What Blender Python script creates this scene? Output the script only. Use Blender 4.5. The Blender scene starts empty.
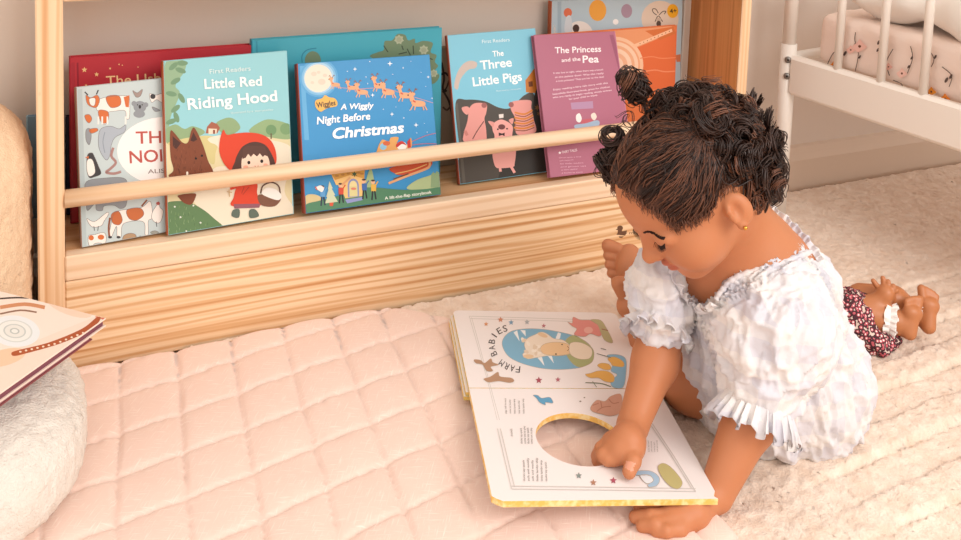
import bpy, math, random
import numpy as np
from mathutils import Vector, noise as mnoise
random.seed(7); rng = np.random.default_rng(7)
scn = bpy.context.scene
COL = scn.collection

# ------------------------------------------------------------------ camera
F = 964.0; CX = 480.5; CY = -105.0
yaw, pitch, roll = [math.radians(a) for a in (23.8, 5.7, -2.0)]
cf = np.array([math.sin(yaw)*math.cos(pitch), math.cos(yaw)*math.cos(pitch), -math.sin(pitch)])
r0 = np.array([math.cos(yaw), -math.sin(yaw), 0.0]); d0 = np.cross(cf, r0)
cr = r0*math.cos(roll)+d0*math.sin(roll); cd = np.cross(cf, cr)
CAM = np.array([-0.004, -1.097, 0.65])
def ray(x, y): return cf+(x-CX)/F*cr+(y-CY)/F*cd
def at(x, y, d): return CAM+ray(x, y)*d
def on(x, y, z=None, Y=None, X=None):
    v = ray(x, y)
    t = (z-CAM[2])/v[2] if z is not None else ((Y-CAM[1])/v[1] if Y is not None else (X-CAM[0])/v[0])
    return CAM+v*t
cam_d = bpy.data.cameras.new('camera'); cam = bpy.data.objects.new('camera', cam_d); COL.objects.link(cam)
from mathutils import Matrix
M3 = Matrix([[cr[i], -cd[i], -cf[i]] for i in range(3)])
cam.matrix_world = Matrix.Translation(Vector(CAM)) @ M3.to_4x4()
cam_d.sensor_width = 36; cam_d.sensor_fit = 'HORIZONTAL'; cam_d.lens = F/961*36
cam_d.shift_x = 0.0; cam_d.shift_y = -(270-CY)/961
cam_d.clip_start = 0.01
scn.camera = cam

# ------------------------------------------------------------------ materials
def lin(h):
    if isinstance(h, tuple): return h
    h = h.lstrip('#'); v = [int(h[i:i+2], 16)/255 for i in (0, 2, 4)]
    return tuple((c/12.92 if c <= .04045 else ((c+.055)/1.055)**2.4) for c in v)+(1,)
MATS = {}
def mat(name, col, rough=.6, bump=None, spec=.3, sss=0, sheen=0, metal=0, var=None, coat=0):
    """plain principled; bump=(scale,strength,dist) noise; var=(colour2,scale,detail,lo,hi) noise mix"""
    if name in MATS: return MATS[name]
    m = bpy.data.materials.new(name); m.use_nodes = True; nt = m.node_tree; b = nt.nodes['Principled BSDF']
    b.inputs['Base Color'].default_value = lin(col); b.inputs['Roughness'].default_value = rough
    b.inputs['Specular IOR Level'].default_value = spec; b.inputs['Metallic'].default_value = metal
    if coat: b.inputs['Coat Weight'].default_value = coat; b.inputs['Coat Roughness'].default_value = .25
    if sss:
        b.inputs['Subsurface Weight'].default_value = sss
        b.inputs['Subsurface Radius'].default_value = (1, .35, .2); b.inputs['Subsurface Scale'].default_value = .006
    if sheen: b.inputs['Sheen Weight'].default_value = sheen; b.inputs['Sheen Roughness'].default_value = .5
    tc = nt.nodes.new('ShaderNodeTexCoord')
    if var:
        n = nt.nodes.new('ShaderNodeTexNoise'); n.inputs['Scale'].default_value = var[1]; n.inputs['Detail'].default_value = var[2]
        nt.links.new(tc.outputs['Object'], n.inputs['Vector'])
        r = nt.nodes.new('ShaderNodeValToRGB'); r.color_ramp.elements[0].position = var[3]; r.color_ramp.elements[1].position = var[4]
        r.color_ramp.elements[0].color = lin(col); r.color_ramp.elements[1].color = lin(var[0])
        nt.links.new(n.outputs['Fac'], r.inputs['Fac']); nt.links.new(r.outputs['Color'], b.inputs['Base Color'])
    if bump:
        n = nt.nodes.new('ShaderNodeTexNoise'); n.inputs['Scale'].default_value = bump[0]; n.inputs['Detail'].default_value = 3
        nt.links.new(tc.outputs['Object'], n.inputs['Vector'])
        bp = nt.nodes.new('ShaderNodeBump'); bp.inputs['Strength'].default_value = bump[1]; bp.inputs['Distance'].default_value = bump[2]
        nt.links.new(n.outputs['Fac'], bp.inputs['Height']); nt.links.new(bp.outputs['Normal'], b.inputs['Normal'])
    MATS[name] = m
    return m
def wood(name, c1, c2, grain='X', scale=1.0, knots=True, freq=1.0, amt=1.0):
    """pine: long soft streaks of darker latewood along the grain axis, unevenly spaced"""
    m = bpy.data.materials.new(name); m.use_nodes = True; nt = m.node_tree; N = nt.nodes; L = nt.links; b = N['Principled BSDF']
    tc = N.new('ShaderNodeTexCoord')
    def layer(sl, sc, lo, hi, det, dist, c_lo, c_hi):
        mp = N.new('ShaderNodeMapping'); mp.inputs['Scale'].default_value = {'X': (sl, sc, sc), 'Z': (sc, sc, sl)}[grain]
        L.new(tc.outputs['Object'], mp.inputs['Vector'])
        n = N.new('ShaderNodeTexNoise'); n.inputs['Scale'].default_value = 1; n.inputs['Detail'].default_value = det; n.inputs['Distortion'].default_value = dist
        L.new(mp.outputs['Vector'], n.inputs['Vector'])
        r = N.new('ShaderNodeValToRGB'); r.color_ramp.elements[0].position = lo; r.color_ramp.elements[0].color = c_lo; r.color_ramp.elements[1].position = hi; r.color_ramp.elements[1].color = c_hi
        L.new(n.outputs['Fac'], r.inputs['Fac']); return r.outputs['Color']
    def mul(a, b_, f, mode='MULTIPLY'):
        mx = N.new('ShaderNodeMix'); mx.data_type = 'RGBA'; mx.blend_type = mode; mx.inputs[0].default_value = f; L.new(a, mx.inputs[6]); L.new(b_, mx.inputs[7]); return mx.outputs[2]
    A1 = layer(1.3*scale, 150*scale*freq, .54, .64, 1.2, .12, lin(c1), tuple(.5*a+.5*b for a, b in zip(lin(c1), lin(c2))))
    rt = tuple((x/y if y else 1) for x, y in zip(lin(c2), lin(c1)))
    A2 = layer(2.2*scale, 150*scale*freq, .42, .62, 2, .1, (1, 1, 1, 1), (rt[0]**.6, rt[1]**.6, rt[2]**.6, 1))
    A3 = layer(.8*scale, 14*scale, .4, .65, 1, .2, (1, 1, 1, 1), (rt[0]**.5, rt[1]**.5, rt[2]**.5, 1))
    mw = N.new('ShaderNodeMapping'); mw.inputs['Scale'].default_value = {'X': (.7*scale, 10*scale, 10*scale), 'Z': (10*scale, 10*scale, .7*scale)}[grain]
    w = N.new('ShaderNodeTexWave'); w.bands_direction = {'X': 'Z', 'Z': 'X'}[grain]; w.inputs['Scale'].default_value = 3.0*freq; w.inputs['Distortion'].default_value = 9; w.inputs['Detail'].default_value = 1.0; w.inputs['Detail Scale'].default_value = .9
    L.new(tc.outputs['Object'], mw.inputs['Vector']); L.new(mw.outputs['Vector'], w.inputs['Vector'])
    rw = N.new('ShaderNodeValToRGB'); rw.color_ramp.elements[0].position = .62; rw.color_ramp.elements[0].color = (1, 1, 1, 1); rw.color_ramp.elements[1].position = .98; rw.color_ramp.elements[1].color = (rt[0]**1.1, rt[1]**1.1, rt[2]**1.1, 1)
    L.new(w.outputs['Fac'], rw.inputs['Fac'])
    last = mul(mul(mul(A1, A2, .6*amt), rw.outputs['Color'], .68), A3, .35)
    if knots:
        v = N.new('ShaderNodeTexVoronoi'); v.inputs['Scale'].default_value = 1.0
        mp2 = N.new('ShaderNodeMapping'); mp2.inputs['Scale'].default_value = {'X': (14, 28, 28), 'Z': (28, 28, 14)}[grain]
        L.new(tc.outputs['Object'], mp2.inputs['Vector']); L.new(mp2.outputs['Vector'], v.inputs['Vector'])
        r3 = N.new('ShaderNodeValToRGB'); r3.color_ramp.elements[0].position = .04; r3.color_ramp.elements[0].color = (.35, .2, .12, 1); r3.color_ramp.elements[1].position = .09; r3.color_ramp.elements[1].color = (1, 1, 1, 1)
        L.new(v.outputs['Distance'], r3.inputs['Fac']); last = mul(last, r3.outputs['Color'], .7)
    L.new(last, b.inputs['Base Color']); b.inputs['Roughness'].default_value = .55; b.inputs['Specular IOR Level'].default_value = .3
    return m

# ------------------------------------------------------------------ object building
def empty(name, loc, label=None, cat=None, group=None):
    o = bpy.data.objects.new(name, None); COL.objects.link(o); o.location = tuple(loc); o.empty_display_size = .02
    if label: o['label'] = label
    if cat: o['category'] = cat
    if group: o['group'] = group
    return o
def build(name, V, Fs, mats, parent=None, mi=None, smooth=False, label=None, cat=None, group=None, kind=None):
    """V world coordinates; placed relative to the parent's base, or with the origin at its own base"""
    V = np.asarray(V, float)
    if parent is not None:
        p = parent
        off = np.zeros(3)
        while p is not None: off = off+np.array(p.location); p = p.parent
    else:
        off = np.array([(V[:, 0].min()+V[:, 0].max())/2, (V[:, 1].min()+V[:, 1].max())/2, V[:, 2].min()])
    me = bpy.data.meshes.new(name); W = V-off
    if isinstance(Fs, np.ndarray):
        nf, k = Fs.shape
        me.vertices.add(len(W)); me.vertices.foreach_set('co', W.ravel())
        me.loops.add(nf*k); me.loops.foreach_set('vertex_index', Fs.ravel().astype(np.int32))
        me.polygons.add(nf); me.polygons.foreach_set('loop_start', (np.arange(nf)*k).astype(np.int32))
        me.update(calc_edges=True)
    else:
        me.from_pydata([tuple(v) for v in W], [], [tuple(int(i) for i in f) for f in Fs]); me.update()
    if not isinstance(mats, (list, tuple)): mats = [mats]
    for m in mats: me.materials.append(m)
    if mi is not None: me.polygons.foreach_set('material_index', np.asarray(mi, np.int32))
    if smooth: me.polygons.foreach_set('use_smooth', np.ones(len(me.polygons), bool))
    me.update()
    o = bpy.data.objects.new(name, me); COL.objects.link(o)
    if parent is not None: o.parent = parent
    else: o.location = tuple(off)
    if label: o['label'] = label
    if cat: o['category'] = cat
    if group: o['group'] = group
    if kind: o['kind'] = kind
    return o
class MB:
    def __init__(s): s.v = []; s.f = []; s.m = []
    def add(s, V, Fs, m=0):
        k = len(s.v); s.v += [tuple(float(c) for c in v) for v in V]; s.f += [tuple(int(i)+k for i in f) for f in Fs]; s.m += [m]*len(Fs)
    def box(s, o, u, v, n, bev=0.0, m=0):
        """box from corner o along vectors u,v,n with bevelled edges"""
        o, u, v, n = [np.array(a, float) for a in (o, u, v, n)]
        lu, lv, ln = [np.linalg.norm(a) for a in (u, v, n)]; eu, ev, en = u/lu, v/lv, n/ln
        b = min(bev, lu/2.1, lv/2.1, ln/2.1)
        if b <= 0:
            V = [o+a*u+b_*v+c*n for c in (0, 1) for b_ in (0, 1) for a in (0, 1)]
            Fx = [(0, 2, 3, 1), (4, 5, 7, 6), (0, 1, 5, 4), (2, 6, 7, 3), (0, 4, 6, 2), (1, 3, 7, 5)]
            s.add(V, Fx, m); return
        V = []; ix = {}
        for a in (0, 1):
            for b_ in (0, 1):
                for c in (0, 1):
                    P = o+a*u+b_*v+c*n; d = [eu*(b if a == 0 else -b), ev*(b if b_ == 0 else -b), en*(b if c == 0 else -b)]
                    for k in range(3):
                        ix[(a, b_, c, k)] = len(V); V.append(P+sum(d[j] for j in range(3) if j != k))
        Fx = []
        for k in range(3):
            i, j = [q for q in range(3) if q != k]
            for sgn in (0, 1):
                c4 = []
                for (p, q) in ((0, 0), (1, 0), (1, 1), (0, 1)):
                    t = [0, 0, 0]; t[k] = sgn; t[i] = p; t[j] = q; c4.append(ix[(*t, k)])
                Fx.append(c4)
        for k in range(3):
            i, j = [q for q in range(3) if q != k]
            for p in (0, 1):
                for q in (0, 1):
                    t0 = [0, 0, 0]; t0[i] = p; t0[j] = q; t1 = list(t0); t1[k] = 1
                    Fx.append([ix[(*t0, i)], ix[(*t1, i)], ix[(*t1, j)], ix[(*t0, j)]])
        for a in (0, 1):
            for b_ in (0, 1):
                for c in (0, 1): Fx.append([ix[(a, b_, c, k)] for k in range(3)])
        s.add(V, Fx, m)
    def tube(s, pts, rad, n=10, m=0, cap=True):
        pts = [np.array(p, float) for p in pts]; rad = [rad]*len(pts) if np.isscalar(rad) else list(rad)
        V = []; up = None
        for i, p in enumerate(pts):
            t = pts[min(i+1, len(pts)-1)]-pts[max(i-1, 0)]; t = t/(np.linalg.norm(t)+1e-12)
            if up is None: up = np.cross(t, [0, 0, 1.]) if abs(t[2]) < .9 else np.cross(t, [1., 0, 0])
            up = up-t*(up@t); up = up/(np.linalg.norm(up)+1e-12); w = np.cross(t, up)
            V += [p+(up*math.cos(a)+w*math.sin(a))*rad[i] for a in np.arange(n)*2*math.pi/n]
        Fx = [(i*n+j, i*n+(j+1) % n, (i+1)*n+(j+1) % n, (i+1)*n+j) for i in range(len(pts)-1) for j in range(n)]
        if cap: Fx += [tuple(range(n))[::-1], tuple(range((len(pts)-1)*n, len(pts)*n))]
        s.add(V, Fx, m)
    def lathe(s, c, axis, prof, n=20, m=0):
        """prof: (radius, along-axis) pairs"""
        axis = np.array(axis, float); axis /= np.linalg.norm(axis)
        u = np.cross(axis, [0, 0, 1.]) if abs(axis[2]) < .9 else np.cross(axis, [1., 0, 0]); u /= np.linalg.norm(u); w = np.cross(axis, u)
        V = [np.array(c)+axis*h+(u*math.cos(a)+w*math.sin(a))*r for r, h in prof for a in np.arange(n)*2*math.pi/n]
        Fx = [(i*n+j, i*n+(j+1) % n, (i+1)*n+(j+1) % n, (i+1)*n+j) for i in range(len(prof)-1) for j in range(n)]
        Fx += [tuple(range(n))[::-1], tuple(range((len(prof)-1)*n, len(prof)*n))]
        s.add(V, Fx, m)
    def build(s, name, mats, parent=None, smooth=False, **k):
        return build(name, s.v, s.f, mats, parent, mi=s.m, smooth=smooth, **k)
def autosmooth(o, ang=35):
    for p in o.data.polygons: p.use_smooth = True
    try: o.data.set_sharp_from_angle(angle=math.radians(ang))
    except Exception: pass

# ------------------------------------------------------------------ distance-field modelling (organic shapes)
def nrm(v): v = np.array(v, float); return v/np.linalg.norm(v)
def s_cone(p, a, b, ra, rb):
    a = np.array(a, float); b = np.array(b, float); ab = b-a; L2 = ab@ab
    t = np.clip(((p-a)@ab)/L2, 0, 1); q = p-a-t[:, None]*ab
    return np.sqrt((q*q).sum(1))-(ra+(rb-ra)*t)
def s_ell(p, c, r, R=None):
    q = p-np.array(c, float)
    if R is not None: q = q@np.array(R, float).T
    r = np.array(r, float); k0 = np.sqrt(((q/r)**2).sum(1)); k1 = np.sqrt(((q/(r*r))**2).sum(1))+1e-9
    return k0*(k0-1)/k1
def s_sph(p, c, r): return np.sqrt(((p-np.array(c, float))**2).sum(1))-r
def smin(a, b, k):
    h = np.clip(.5+.5*(b-a)/k, 0, 1); return b+(a-b)*h-k*h*(1-h)
def smax(a, b, k): return -smin(-a, -b, k)
def sdf_mesh(f, lo, hi, h, q=6):
    lo = np.array(lo, float); hi = np.array(hi, float)
    nc = np.ceil((hi-lo)/(h*q)).astype(int)+1; n = (nc-1)*q+1
    ax = [lo[i]+np.arange(nc[i])*h*q for i in range(3)]
    G = np.stack(np.meshgrid(*ax, indexing='ij'), -1).reshape(-1, 3); C = f(G).reshape(nc)
    near = np.abs(C) < h*q*2.0
    cell = np.zeros(nc-1, bool)
    for a in (0, 1):
        for b in (0, 1):
            for c in (0, 1): cell |= near[a:nc[0]-1+a, b:nc[1]-1+b, c:nc[2]-1+c]
    fine = np.repeat(np.repeat(np.repeat(C, q, 0), q, 1), q, 2)[:n[0], :n[1], :n[2]].copy()
    msk = np.zeros(n, bool); cc = np.repeat(np.repeat(np.repeat(cell, q, 0), q, 1), q, 2)
    msk[:-1, :-1, :-1] = cc; m2 = msk.copy()
    m2[1:] |= msk[:-1]; m3 = m2.copy(); m3[:, 1:] |= m2[:, :-1]; m4 = m3.copy(); m4[:, :, 1:] |= m3[:, :, :-1]
    idx = np.argwhere(m4); vals = np.empty(len(idx))
    for i in range(0, len(idx), 400000):
        vals[i:i+400000] = f(lo+idx[i:i+400000]*h)
    fine[m4] = vals
    S = fine < 0
    cnt = np.zeros(n-1, np.int8)
    for a in (0, 1):
        for b in (0, 1):
            for c in (0, 1): cnt += S[a:n[0]-1+a, b:n[1]-1+b, c:n[2]-1+c]
    act = np.argwhere((cnt > 0) & (cnt < 8)); vid = -np.ones(n-1, np.int64); vid[tuple(act.T)] = np.arange(len(act))
    acc = np.zeros((len(act), 3)); num = np.zeros(len(act))
    cor = [(a, b, c) for a in (0, 1) for b in (0, 1) for c in (0, 1)]
    for i, p in enumerate(cor):
        for qn in cor[i+1:]:
            if sum(abs(p[k]-qn[k]) for k in range(3)) != 1: continue
            va = fine[tuple((act+p).T)]; vb = fine[tuple((act+qn).T)]; x = (va < 0) != (vb < 0)
            t = np.where(x, va/(va-vb+1e-20), 0)
            acc += np.where(x[:, None], np.array(p)+t[:, None]*(np.array(qn)-np.array(p)), 0); num += x
    V = lo+(act+acc/num[:, None])*h
    Q = []
    for ax_ in range(3):
        o1, o2 = [k for k in range(3) if k != ax_]
        sl = [slice(1, n[k]-1) for k in range(3)]; sl[ax_] = slice(0, n[ax_]-1); s2 = list(sl); s2[ax_] = slice(1, n[ax_])
        A = S[tuple(sl)]; B = S[tuple(s2)]; e = np.argwhere(A != B); st = A[tuple(e.T)]
        base = e+np.array([s.start for s in sl])
        def g(d1, d2):
            t = base.copy(); t[:, o1] -= d1; t[:, o2] -= d2; return vid[tuple(t.T)]
        qd = np.stack([g(0, 0), g(1, 0), g(1, 1), g(0, 1)], 1)
        flip = st if ax_ != 1 else ~st
        qd[flip] = qd[flip][:, ::-1]
        Q.append(qd)
    Q = np.concatenate(Q); Q = Q[(Q >= 0).all(1)]
    return V, Q[:, ::-1].copy()
def grad(f, P, e=.0008):
    g = np.stack([f(P+np.eye(3)[i]*e)-f(P-np.eye(3)[i]*e) for i in range(3)], 1)
    return g/(np.linalg.norm(g, axis=1, keepdims=True)+1e-9)
def pnoise(P, seed=0):
    """value-gradient noise in numpy, about -1..1"""
    P = P+seed*17.13; i = np.floor(P).astype(np.int64); fr = P-i; u = fr*fr*fr*(fr*(fr*6-15)+10)
    def hsh(x, y, z):
        h = (x*374761393+y*668265263+z*2147483647 % 1000003*97) & 0xffffffff
        h = (h ^ (h >> 13))*1274126177 & 0xffffffff
        h = (h ^ (h >> 16))
        return (h & 0xffff)/32767.5-1
    r = 0
    for a in (0, 1):
        for b in (0, 1):
            for c in (0, 1):
                w = (u[:, 0] if a else 1-u[:, 0])*(u[:, 1] if b else 1-u[:, 1])*(u[:, 2] if c else 1-u[:, 2])
                r = r+w*hsh(i[:, 0]+a, i[:, 1]+b, i[:, 2]+c)
    return r
def fbm(P, o=3, seed=0):
    r = 0; a = 1; t = 0
    for k in range(o): r = r+a*pnoise(P*2**k, seed+k); t += a; a *= .5
    return r/t
# ------------------------------------------------------------------ the room
m_wall = mat('wall_paint', '#ddd0c5', .9, bump=(140, .08, .002))
WALLY = .15
def rectmesh(name, pts, m, **k): return build(name, pts, [list(range(len(pts)))], m, **k)
mb = MB(); mb.box((-1.6, WALLY, -.02), (4.6, 0, 0), (0, .1, 0), (0, 0, 2.45)); mb.build('wall_back', m_wall, kind='structure')
m_floor = mat('floor_boards', '#c9ab90', .6, var=('#b7957a', 6, 3, .3, .7))
mb = MB(); mb.box((-1.6, -2.6, -.06), (4.6, 0, 0), (0, 2.9, 0), (0, 0, .06)); mb.build('floor', m_floor, kind='structure')
m_white = mat('white_gloss_paint', '#e9ded4', .45)
mb = MB()
pr = [(0, 0), (-.015, 0), (-.015, .055), (-.010, .064), (-.006, .075), (0, .078)]
V = [(x, WALLY+p[0], p[1]) for x in (-1.6, 3.0) for p in pr]; n = len(pr)
mb.add(V, [(i, (i+1) % n, n+(i+1) % n, n+i) for i in range(n)]+[tuple(range(n)), tuple(range(n, 2*n))[::-1]])
mb.build('baseboard_back', mat('baseboard_paint', '#d8c4b2', .5), kind='structure')
p0, p1 = on(681.5, 0, Y=.147), on(690, 0, Y=.147)
mb = MB(); mb.box((p0[0], .138, .078), (.03, 0, 0), (0, .012, 0), (0, 0, .9), .001); mb.build('trim_1', m_white, kind='structure')
# ------------------------------------------------------------------ bookshelf
m_pineX = wood('pine_long_grain', '#f2d3ae', '#d6a26c', 'X', 1.0, False)
m_pineX2 = wood('pine_lip', '#f1d4b6', '#e3bd96', 'X', .6, False)
m_pineZ = wood('pine_upright', '#f0d0ac', '#deb184', 'Z', .8)
m_pineP = wood('pine_panel_shaded', '#d0935a', '#ad7040', 'Z', .8)  # pine darkened: shade on the panel's inner face put into the colour
SW = .899; PT = .027
t = empty('bookshelf', (SW/2, .06, 0), 'natural pine front-facing bookshelf with a round retaining rod, filled with picture books', 'bookshelf')
mb = MB(); mb.box((-PT, 0, 0), (PT, 0, 0), (0, .028, 0), (0, 0, .80), .002)
mb.box((-PT, .095, 0), (PT, 0, 0), (0, .028, 0), (0, 0, .80), .002); mb.build('side_post', m_pineZ, t)
mb = MB(); mb.box((SW, .0042, 0), (.017, 0, 0), (0, .119, 0), (0, 0, .80), .001); o = mb.build('side_panel', m_pineP, t, label='orange-toned pine side panel, painted darker for its shaded inner face')
mb = MB(); mb.box((SW, 0, 0), (.017, 0, 0), (0, .004, 0), (0, 0, .80), .0015); mb.build('front_edge', m_pineZ, t)  # panel's own front as a separate strip, coloured paler to read as lit
mb = MB(); mb.box((0, 0, .004), (SW, 0, 0), (0, .018, 0), (0, 0, .104), .0015); mb.build('front_board', m_pineX, t)
mb = MB(); mb.box((0, -.001, .109), (SW, 0, 0), (0, .017, 0), (0, 0, .0285), .0015); mb.build('front_lip', m_pineX2, t)
mb = MB(); mb.box((0, .0165, .1200), (SW, 0, 0), (0, .120, 0), (0, 0, .0164), .001); mb.build('shelf_board', wood('pine_shelf', '#e3b588', '#c98f5c', 'X', 1, False), t, label='pine shelf board the books stand on')
mb = MB(); mb.box((0, .0, .42), (SW, 0, 0), (0, .123, 0), (0, 0, .018), .0015); mb.build('shelf_board', m_pineX2, t, label='upper pine shelf board')
mb = MB(); mb.tube([(x, .006, .2005) for x in np.linspace(0, SW, 12)], .0098, 20); o = mb.build('rod', m_pineX2, t, smooth=True)
ZS = .1364
# ------------------------------------------------------------------ flat printed art: polygons lying on a page
def smooth_pts(P, n=6, closed=True):
    P = [np.array(p, float) for p in P]; out = []; N = len(P)
    rg = range(N if closed else N-1)
    for i in rg:
        if closed: a, b, c, d = P[(i-1) % N], P[i], P[(i+1) % N], P[(i+2) % N]
        else: a, b, c, d = P[max(i-1, 0)], P[i], P[i+1], P[min(i+2, N-1)]
        for k in range(n):
            t = k/n; out.append(.5*((2*b)+(-a+c)*t+(2*a-5*b+4*c-d)*t*t+(-a+3*b-3*c+d)*t**3))
    if not closed: out.append(P[-1])
    return out
FONT = {}
def glyphs(s, bold=0.0, shear=0.0, space=1.0):
    cu = bpy.data.curves.new('t', 'FONT'); cu.body = s; cu.size = 1.0; cu.shear = shear; cu.space_character = space; cu.resolution_u = 3
    ob = bpy.data.objects.new('t', cu); me = bpy.data.meshes.new_from_object(ob)
    V = np.array([v.co[:2] for v in me.vertices]); Fx = [tuple(p.vertices) for p in me.polygons]
    if bold > 0:
        V0, F0, n = V, Fx, len(V); V = []; Fx = []
        for k, (dx, dy) in enumerate(((-1, -1), (1, -1), (1, 1), (-1, 1))): V.append(V0+np.array([dx, dy])*bold); Fx += [tuple(i+k*n for i in f) for f in F0]
        V = np.concatenate(V)
    bpy.data.objects.remove(ob); bpy.data.curves.remove(cu); bpy.data.meshes.remove(me)
    return V, Fx
class Art:
    """o: a point of the page, n: unit normal towards the reader; pixel tracing is cast onto the page plane"""
    def __init__(s, o, n, zoom=(0, 0, 1), up=None, rect=None):
        s.o = np.array(o, float); s.n = nrm(n); s.z = zoom; s.V = []; s.F = []; s.M = []; s.cols = []; s.k = 1; s.step = 6e-6; s.rect = rect
        up = np.array([0, 0, 1.]) if up is None else np.array(up, float)
        s.up = nrm(up-s.n*(up@s.n)); s.rt = np.cross(s.up, s.n)
    def P(s, q):
        x = s.z[0]+q[0]/s.z[2]; y = s.z[1]+q[1]/s.z[2]; v = ray(x, y)
        return CAM+v*(((s.o-CAM)@s.n)/(v@s.n))
    def ci(s, col):
        if col not in s.cols: s.cols.append(col)
        return s.cols.index(col)
    def clip(s, V3, Fx):
        o, u, v, w, h = s.rect; e = .0008; V3 = [np.array(p, float) for p in V3]
        q = np.array([[(p-o)@u, (p-o)@v] for p in V3])
        lim = [(0, e, 1), (0, w-e, -1), (1, e, 1), (1, h-e, -1)]
        if all(((q[:, a]-c)*g >= 0).all() for a, c, g in lim): return V3, Fx
        V = []; out = []
        for f in Fx:
            P = [(q[i], V3[i]) for i in f]
            for a, c, g in lim:
                R = []
                for k in range(len(P)):
                    A0, B0 = P[k-1], P[k]; da = (A0[0][a]-c)*g; db = (B0[0][a]-c)*g
                    if (da >= 0) != (db >= 0): t = da/(da-db); R.append((A0[0]+(B0[0]-A0[0])*t, A0[1]+(B0[1]-A0[1])*t))
                    if db >= 0: R.append(B0)
                P = R
                if len(P) < 3: break
            if len(P) >= 3: out.append(tuple(range(len(V), len(V)+len(P)))); V += [p[1] for p in P]
        return V, out
    def raw(s, V3, Fx, col):
        if s.rect is not None: V3, Fx = s.clip(V3, Fx)
        b = len(s.V); off = s.n*s.step*s.k; s.k += 1
        s.V += [np.array(v)+off for v in V3]; s.F += [tuple(i+b for i in f) for f in Fx]; s.M += [s.ci(col)]*len(Fx)
    def poly(s, pts, col, sm=False):
        if sm: pts = smooth_pts(pts)
        V = [s.P(p) for p in pts]
        if len(V) < 3: return
        A = sum(np.cross(V[i]-V[0], V[i+1]-V[0]) for i in range(1, len(V)-1))
        if A@s.n < 0: V = V[::-1]
        s.raw(V, [tuple(range(len(V)))], col)
    ol = None
    def blob(s, pts, col):
        s.poly(pts, col, True)
        if s.ol: q = smooth_pts(pts, 5); s.line(q+[q[0]], s.ol[1], s.ol[0], False); s.k -= 1
    def ell(s, cx, cy, rx, ry, col, rot=0, n=20):
        c, d = math.cos(math.radians(rot)), math.sin(math.radians(rot))
        s.poly([(cx+rx*math.cos(a)*c-ry*math.sin(a)*d, cy+rx*math.cos(a)*d+ry*math.sin(a)*c) for a in np.arange(n)*2*math.pi/n], col)
    def line(s, pts, w, col, sm=True):
        if sm and len(pts) > 2: pts = smooth_pts(pts, 4, False)
        pts = [np.array(p, float) for p in pts]; L = []; R = []
        for i, p in enumerate(pts):
            t = pts[min(i+1, len(pts)-1)]-pts[max(i-1, 0)]; t = t/(np.linalg.norm(t)+1e-9); q = np.array([-t[1], t[0]])*w/2
            L.append(s.P(p+q)); R.append(s.P(p-q))
        n = len(L); V = L+R; Fx = [(i, i+1, n+i+1, n+i) for i in range(n-1)]
        if np.cross(V[1]-V[0], V[n]-V[0])@s.n < 0: Fx = [f[::-1] for f in Fx]
        s.raw(V, Fx, col)
    def star(s, cx, cy, r, col, k=5, inner=.45, rot=-90):
        s.poly([(cx+(r if i % 2 == 0 else r*inner)*math.cos(math.radians(rot+i*180/k)), cy+(r if i % 2 == 0 else r*inner)*math.sin(math.radians(rot+i*180/k))) for i in range(2*k)], col)
    def text(s, body, p0, p1, h, col, bold=0.0, shear=0.0, space=1.0):
        """baseline from p0 to p1, capital height h (all in tracing units)"""
        V, Fx = glyphs(body, bold, shear, space)
        if not len(V): return
        A = s.P(p0); B = s.P(p1); e = np.array(p1, float)-p0; e /= np.linalg.norm(e); q = np.array(p0, float)+np.array([e[1], -e[0]])*h
        U = B-A; H = s.P(q)-A; w = V[:, 0].max()-V[:, 0].min(); x0 = V[:, 0].min()
        nq = len(V)//4 if bold > 0 else len(V)+1; pts = [A+U*((v[0]-x0)/w)+H*(v[1]/.70)+s.n*(1.5e-6*(i//nq)) for i, v in enumerate(V)]
        if np.cross(U, H)@s.n < 0: Fx = [f[::-1] for f in Fx]
        s.raw(pts, Fx, col)
    def build(s, name, parent, rough=.45, label=None):
        ms = [mat('ink_'+c.strip('#'), c, rough) for c in s.cols]
        if not s.V: return None
        return build(name, s.V, s.F, ms, parent, mi=s.M, label=label)
def frame(p):
    x0, y0, yw, ln, rl, w, h = p
    u = np.array([math.cos(yw), math.sin(yw), 0]); n0 = np.array([-math.sin(yw), math.cos(yw), 0])
    v = np.array([0, 0, 1])*math.cos(ln)+n0*math.sin(ln); back = n0*math.cos(ln)-np.array([0, 0, 1])*math.sin(ln)
    u2 = u*math.cos(rl)+v*math.sin(rl); v2 = -u*math.sin(rl)+v*math.cos(rl); o = np.array([x0, y0, ZS+.0006])
    if rl < 0: o = o-np.array([0, 0, (u2*w)[2]])
    return o, u2, v2, back
m_pages = mat('page_edges', '#e6dccb', .8, bump=(600, .4, .001))
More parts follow.
